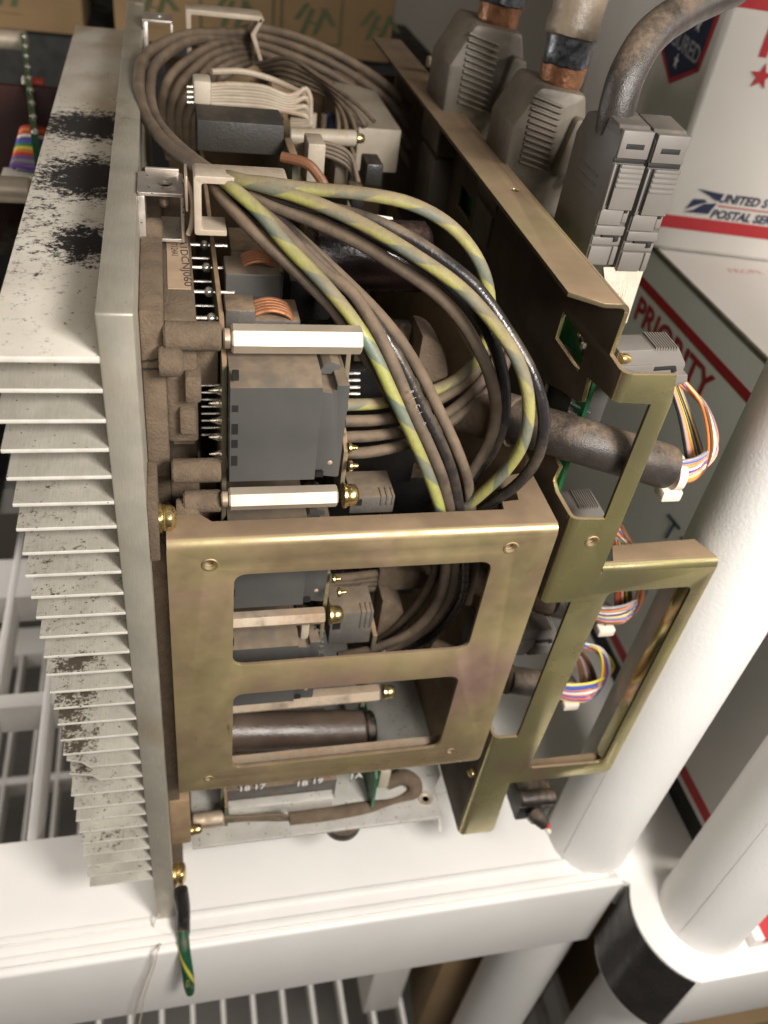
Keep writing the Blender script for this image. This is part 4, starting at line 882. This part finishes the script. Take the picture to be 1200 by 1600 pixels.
for (px0, py0, px1, py1, y, d, m) in ((352, 430, 440, 470, 9.0, 1.5, 'grey'), (352, 485, 400, 520, 6.6, 1.2, 'grey_dark'), (400, 560, 500, 575, 6.4, 1.5, 'black'), (450, 440, 520, 500, 10, 2, 'black'), (360, 392, 470, 402, 12, 2, 'grey_dark')):
    a, b = Y(px0, py1, y), Y(px1, py0, y); part('relay', MB().box(a.x, b.x, y, y+d, a.z, b.z, .08), M[m], D)
for k in range(16):
    c_ = Y(random.uniform(500, 548), random.uniform(420, 560), 8+random.uniform(0, 2)); part('solder_joint', MB().lathe(c_, (1, -.3, 0), [(0, .05), (.05, .12), (.15, .14), (.22, .06)], 8), M['solder'], D)
for k in range(8):
    c_ = Y(random.uniform(455, 470) + (k % 2)*25, 540+k*4, 6.2); part('pin', MB().cyl(c_, c_+Vector((.6, 0, .02)), .06, 8), M['solder'], D)
# upright inner board next to the terminal boards
ib = part('inner_board', MB().prism(rect(11, 33, 6, 27.5), 'x', 7.0, 7.15, .01), M['pcb'], D)
for k in range(14):
    y_ = 11.4+k*.9; part('chip', MB().box(6.8, 6.99, y_, y_+.5, 26.4, 26.9, .02), M['nickel_dusty'] if k % 3 else M['ivory'], ib)
# back group: grey housing, white connector with pale wires, boards, rod and ivory relays
def bx(nm, px0, py0, px1, py1, y, d, m, bev=.08):
    a, b = Y(px0, py1, y), Y(px1, py0, y); return part(nm, MB().box(a.x, b.x, y, y+d, a.z, b.z, bev), M[m], D)
gh = bx('grey_housing', 308, 196, 445, 236, 18.5, 2.2, 'housing'); 
wc = bx('wire_plug', 303, 128, 330, 163, 21, 1.2, 'ivory', .1); bx('blue_capacitor', 370, 165, 398, 190, 24, 1.5, 'dark_blue', .3)
for k in range(4): part('pin', MB().cyl(Y(292, 136+8*k, 21.3), Y(304, 136+8*k, 21.3), .07, 8), M['solder'], wc)
for k in range(7):
    part('pale_wire', MB().tube([Y(328, 134+4.5*k, 21.5), Y(360, 132+5*k, 22), Y(410, 136+5*k, 23), Y(450, 150+4*k, 23.5), Y(478, 140+7*k-8*(k % 2), 24), Y(484, 165+5*k, 24), Y(455, 172+4*k, 24.4)], .12, 8), M['dirty_white'] if k % 2 else M['nylon'], wc)
part('pale_wire', MB().tube([Y(330, 112, 25), Y(380, 112, 26), Y(430, 126, 26), Y(478, 150, 25), Y(482, 160, 24.5)], .14, 8), M['nylon'], wc)
for (p0, p1, zz) in (((418, 95), (446, 250), 29.0), ((512, 130), (556, 240), 28.6)):
    a, b = Z(p0[0], p0[1], zz), Z(p1[0], p1[1], zz)
    part('upright_board', MB().slab((a.x, a.y, zz), (b.x, b.y, zz), (b.x, b.y, 8), (a.x, a.y, 8), .16), M['pcb'], D)
a, b = Y(452, 213, 20.5), Y(556, 216, 20.5); part('spacer_rod', MB().cyl(a, b, .36, 20), M['dirty_white'], D)
pan_screw('screw', Y(558, 216, 20.4), (1, 0, 0), .22, washer=False)
for k in range(9):
    px, py, y = random.uniform(395, 540), random.uniform(150, 200), random.uniform(23, 27)
    c_ = Y(px, py, y); r_ = random.uniform(.15, .35)
    part('component', MB().cyl((c_.x, y, c_.z-1), (c_.x, y, c_.z+random.uniform(0, .5)), r_, 14), M[random.choice(['black', 'dark_blue', 'roll', 'dirty_white', 'solder'])], D)
for k in range(5):
    part('dusty_lead', MB().tube([Y(400+k*6, 100+k*5, 31), Y(450, 92+k*9, 29), Y(500+k*4, 120+k*8, 27), Y(560-k*8, 165+k*5, 25), Y(585-k*14, 190+k*8, 24)], .11, 8), M['cable_brown'], D)
for k in range(4):
    part('dusty_lead', MB().tube([Y(455, 232+k*4, 18), Y(500, 222+k*6, 17.5), Y(545, 240+k*7, 17.5), Y(560, 285+k*5, 17)], .10, 8), M['cable_brown'], D)
bx('small_board', 455, 255, 470, 300, 15.5, 3, 'pcb', .02); bx('component', 520, 262, 545, 300, 18, 1.2, 'grime_shade'); bx('component', 548, 300, 572, 325, 15, 1.2, 'black')
# ivory relay
a = Z(545, 135, 29.4); b = Z(628, 204, 29.4); 
rx0 = Z(560, 204, 29.4).x
IV = MB().prism(rpoly([(rx0+.1, Z(600, 132, 29.4).y), (b.x, Z(600, 132, 29.4).y), (b.x, b.y), (rx0+.1, b.y)], .1), 'z', 27.3, 29.4, .06)
part('ivory_relay', IV, M['dirty_white'], D)
bx('ivory_block', 478, 226, 510, 285, 16.5, 1.4, 'dirty_white'); bx('relay', 570, 258, 600, 290, 19.5, 1.5, 'black')
part('red_wire', MB().tube([Y(440, 245, 15), Y(478, 255, 14.6), Y(498, 275, 14.4), Y(512, 300, 14.2)], .2, 10), M['brownw'], D)
part('back_wall', MB().box(1, 14.6, 36.2, 36.4, .7, 29, .02), M['zinc_dusty'], D)
# ================================================================== loose plugs and cables around the drive
def pix_box(px0, py0, px1, py1, y): a, b = Y(px0, py1, y), Y(px1, py0, y); return a.x, b.x, a.z, b.z
PY_ = 8.0
def tall_plug(x0, x1, z0, z1, y, label, cable_pts=None):
    e = empty('cable_plug', ((x0+x1)/2, y+1.6, z0), label, 'plug', 'grey plugs on the drive front')
    H = z1-z0; w = x1-x0
    part('housing', MB().prism(rpoly([(y, z0), (y+3.4, z0+.1), (y+3.4, z0+H*.75), (y+2.9, z1-.35), (y+1.6, z1+.1), (y+.35, z1), (y, z1-.3)], .12), 'x', x0, x1, .07), M['plug_side'], e)
    g = M['grey_light']
    def face(nm, u0, u1, v0, v1, m=g, p=.07, bev=.03): return part(nm, MB().box(x0+w*u0, x0+w*u1, y-p, y+.2, z0+H*v0, z0+H*v1, bev), m, e)
    face('upper_cap', .03, .98, .80, .985, p=.09)
    face('slot', .22, .78, .865, .90, M['black_dull'], .10, .005)
    face('gap', .0, .97, .765, .797, M['black_dull'], .02, .005)
    lt = face('latch', .20, .97, .44, .76, p=.16)
    for k in range(5): part('rib', MB().box(x0+w*.22, x0+w*.95, y-.19, y-.1, z0+H*(.74-.035*k), z0+H*(.762-.035*k), .01), g, lt)
    face('latch_gap', .10, .19, .46, .755, M['black_dull'], .03, .005); face('rail', .02, .09, .43, .76, p=.13)
    face('middle_plate', .04, .78, .32, .435, p=.08); face('catch', .80, .97, .34, .43, p=.05); face('catch_hole', .80, .9, .415, .44, M['black_dull'], .09, .005)
    face('band', .03, .97, .245, .315, p=.11)
    face('wedge_slot', .30, .72, .232, .243, M['black_dull'], .12, .002); face('catch_hole', .72, .85, .20, .243, M['black_dull'], .12, .002)
    face('lower_band', .04, .97, .165, .225, p=.05); face('lower_plate', .05, .74, .01, .155, p=.09); face('lower_rail', .80, .97, .01, .155, p=.06)
    for k in range(3): part('finger_groove', MB().box(x0-.03, x0+.05, y+.8, y+2.6, z0+H*(.46+.07*k), z0+H*(.475+.07*k), .02), M['grey_dark'], e)
    if cable_pts: part('cable', MB().tube(cable_pts, .62, 20, 6), M['sleeve'], e)
    return e
xa0, xa1, za0, za1 = pix_box(932, 404, 1014, 200, PY_)
q = [Y(958, 205, 9.6), Y(966, 160, 9.6), Y(985, 105, 10.0), Y(1020, 52, 11.0), Y(1075, 14, 12.5), Y(1150, -20, 14)]
X0, X1 = Y(938, 400, PY_).x, Y(977, 404, PY_).x
tall_plug(15.45, 16.62, Y(955, 415, PY_).z, Y(990, 200, PY_).z, PY_, 'grey ribbed plug with the thick dusty cable coming out of its top', q)
tall_plug(16.74, 18.0, Y(1000, 425, PY_).z, Y(1045, 207, PY_).z, PY_, 'grey ribbed plug without a cable beside the white box, right one of the pair')
tg = empty('metal_tongue', (16, 7.8, 29), 'bare metal bracket tongue under the two grey ribbed plugs', 'bracket')
t0 = [Y(945, 440, 7.6), Y(1003, 425, 7.6), Y(982, 478, 7.0), Y(962, 500, 6.8)]
part('tongue_plate', MB().slab(Y(940, 418, 8.2), Y(1004, 418, 8.2), Y(976, 505, 7.2), Y(950, 505, 7.2), .15), M['dirty_white'], tg)
part('tongue_rib', MB().tube([Y(982, 425, 8.05), Y(972, 468, 7.5), Y(966, 470, 7.48), Y(972, 425, 8.05)], .06, 8, smooth=False), M['nickel_dusty'], tg)
# cast hoods with braided, taped cables
def cast_hood(px, py, y, k, label):
    c = Y(px, py, y)
    e = empty('cable_hood', tuple(c), label, 'cable hood', 'cast cable hoods behind the drive')
    x0 = c.x; z0 = c.z
    part('hood_body', MB().prism(rpoly([(x0-1.9*k, z0-4.2*k), (x0+1.7*k, z0-4.2*k), (x0+1.75*k, z0-.6*k), (x0+1.2*k, z0+1.3*k), (x0-1.0*k, z0+1.5*k), (x0-1.9*k, z0-.2*k)], .35), 'y', y, y+3.2*k, .2), M['hood'], e)
    for i in range(12): part('grip_rib', MB().obox((x0-.55*k, y-.05, z0+(.95-.25*i)*k), (.75*k, .12, .05*k), Matrix.Rotation(math.radians(14), 3, 'Y'), .03), M['hood'], e)
    part('shoulder', MB().prism(rpoly([(x0+.3*k, z0-2.1*k), (x0+1.5*k, z0-2.0*k), (x0+1.5*k, z0+.3*k), (x0+.8*k, z0+.5*k)], .25), 'y', y-.5, y+.3, .12), M['hood'], e)
    pan_screw('screw', (x0+1.05*k, y-.5, z0-2.2*k), (0, -1, 0), .22, e, 'nickel_dusty', False)
    part('flange', MB().box(x0-1.9*k, x0+1.9*k, y+.2, y+2.8*k, z0-7.5, z0-4.3*k, .12), M['hood'], e)
    part('clamp_recess', MB().lathe((x0-.1, y-.02, z0-5.1*k), (0, -1, 0), [(0, .45), (.08, .42), (.09, .2), (.02, .15), (.02, .01)], 18), M['nickel_dusty'], e)
    yc = y+1.3*k
    def ring(nm, a, b, ra, rb_, m, seg=26, rough_=.05, step=.35):
        mb = MB(); n = max(3, int((b-a)*k/step)); prof = [(0, ra*.9*k)]
        for i in range(n+1): prof.append((.06+((b-a)*k-.12)*i/n, (ra+(rb_-ra)*i/n)*k*random.uniform(1-rough_, 1+rough_)))
        prof.append(((b-a)*k, rb_*.9*k)); mb.lathe((x0+.35*k, yc, z0+a*k), (.10, .12, 1), prof, seg)
        c0 = Vector((x0+.35*k, yc, z0+a*k))
        mb.v = [tuple(Vector(v)+Vector((random.uniform(-1, 1), random.uniform(-1, 1), random.uniform(-1, 1)))*rough_*.6) for v in mb.v]
        part(nm, mb, M[m], e, ang=60)
    ring('copper_foil', 1.1, 2.25, .95, .98, 'foil', 18, .07); ring('braid', 2.05, 3.3, 1.02, 1.06, 'braid'); ring('taped_cable', 3.2, 7.2, 1.1, 1.15, 'tape_tan'); ring('taped_cable', 7.1, 16, 1.22, 1.1, 'tape_tan')
    part('red_tag', MB().obox((x0-.1*k, yc-1.2*k, z0+6.7*k), (.22, .08, .16), bev=.03), M['red'], e); part('cord_end', MB().obox((x0+.75*k, yc-1.15*k, z0+6.4*k), (.35, .14, .38), bev=.06), M['ivory'], e)
    return e
cast_hood(866, 195, 15.5, .93, 'nearer cast metal cable hood with copper foil and a taped cable')
cast_hood(768, 100, 22.5, 1.05, 'farther cast metal cable hood in shadow behind the drive flange')
lv = empty('metal_lever', (15, 29, 29), 'small bright metal lever sticking out behind the drive flange near the cable hoods', 'lever')
part('lever_arm', MB().tube([Y(668, 96, 29), Y(708, 100, 29)], .28, 10, smooth=False), M['nickel'], lv); part('lever_knob', MB().lathe(Y(712, 108, 28.8), (.3, 0, -1), [(0, .3), (.3, .8), (1.2, .9), (1.7, .4)], 16), M['braid'], lv)
# cut cable plug lying at the foot of the panel
cp = empty('cut_plug', tuple(Y(835, 1262, 2.8)), 'small black plug with a cut cable end under the handle frame', 'plug')
c_ = Y(832, 1255, 2.6)
part('plug_body', MB().box(c_.x-.95, c_.x+.95, 2.2, 4.4, c_.z-.95, c_.z+.9, .15), M['black'], cp)
part('plug_collar', MB().cyl(Y(812, 1252, 1.9)+Vector((0, .1, 0)), Y(866, 1247, 1.9)+Vector((0, .1, 0)), .42, 20), M['black'], cp)
part('plug_notch', MB().box(c_.x-.3, c_.x+.35, 2.0, 2.6, c_.z+.4, c_.z+1.15, .06), M['sleeve'], cp)
part('cable_end', MB().tube([c_+Vector((.1, -.5, -.4)), Y(838, 1275, 1.6), Y(850, 1288, 1.3)], lambda t: .5-.18*t, 14), M['sleeve'], cp)
part('wire_end', MB().tube([Y(848, 1285, 1.35), Y(857, 1291, 1.2)], .17, 10, smooth=False), M['red'], cp)
part('wire_end', MB().tube([Y(852, 1292, 1.3), Y(858, 1300, 1.2)], .13, 8, smooth=False), M['white'], cp)
CAM_SCALE[0] = None
# thread tied round the foot of the plate
th = empty('thread', (-.5, -.6, .1), 'thin pale thread hanging from the heat sink plate over the shelf edge', 'thread')
def tpath(l): return [Y(*p) for p in l]
part('thread_strand', MB().tube(tpath([(249, 1430, -.12), (241, 1440, -.2), (242, 1452, -.3), (249, 1460, -.5), (254, 1459, -.5), (262, 1457, -.4)]), .035, 6), M['tie'], th)
part('thread_strand', MB().tube(tpath([(249, 1460, -.5), (249, 1478, -1.2), (246, 1490, -1.75), (240, 1515, -1.8), (228, 1550, -1.9), (218, 1600, -1.9), (210, 1650, -1.9)]), .035, 6), M['tie'], th)
part('thread_strand', MB().tube(tpath([(249, 1460, -.55), (248, 1480, -1.3), (243, 1492, -1.78), (233, 1520, -1.85), (220, 1555, -1.95), (210, 1590, -1.95), (200, 1650, -1.95)]), .03, 6), M['tie'], th)
part('thread_knot', MB().tube(tpath([(248, 1462, -.6), (249, 1470, -.9), (249, 1477, -1.15)]), .07, 8), M['tape_tan'], th)
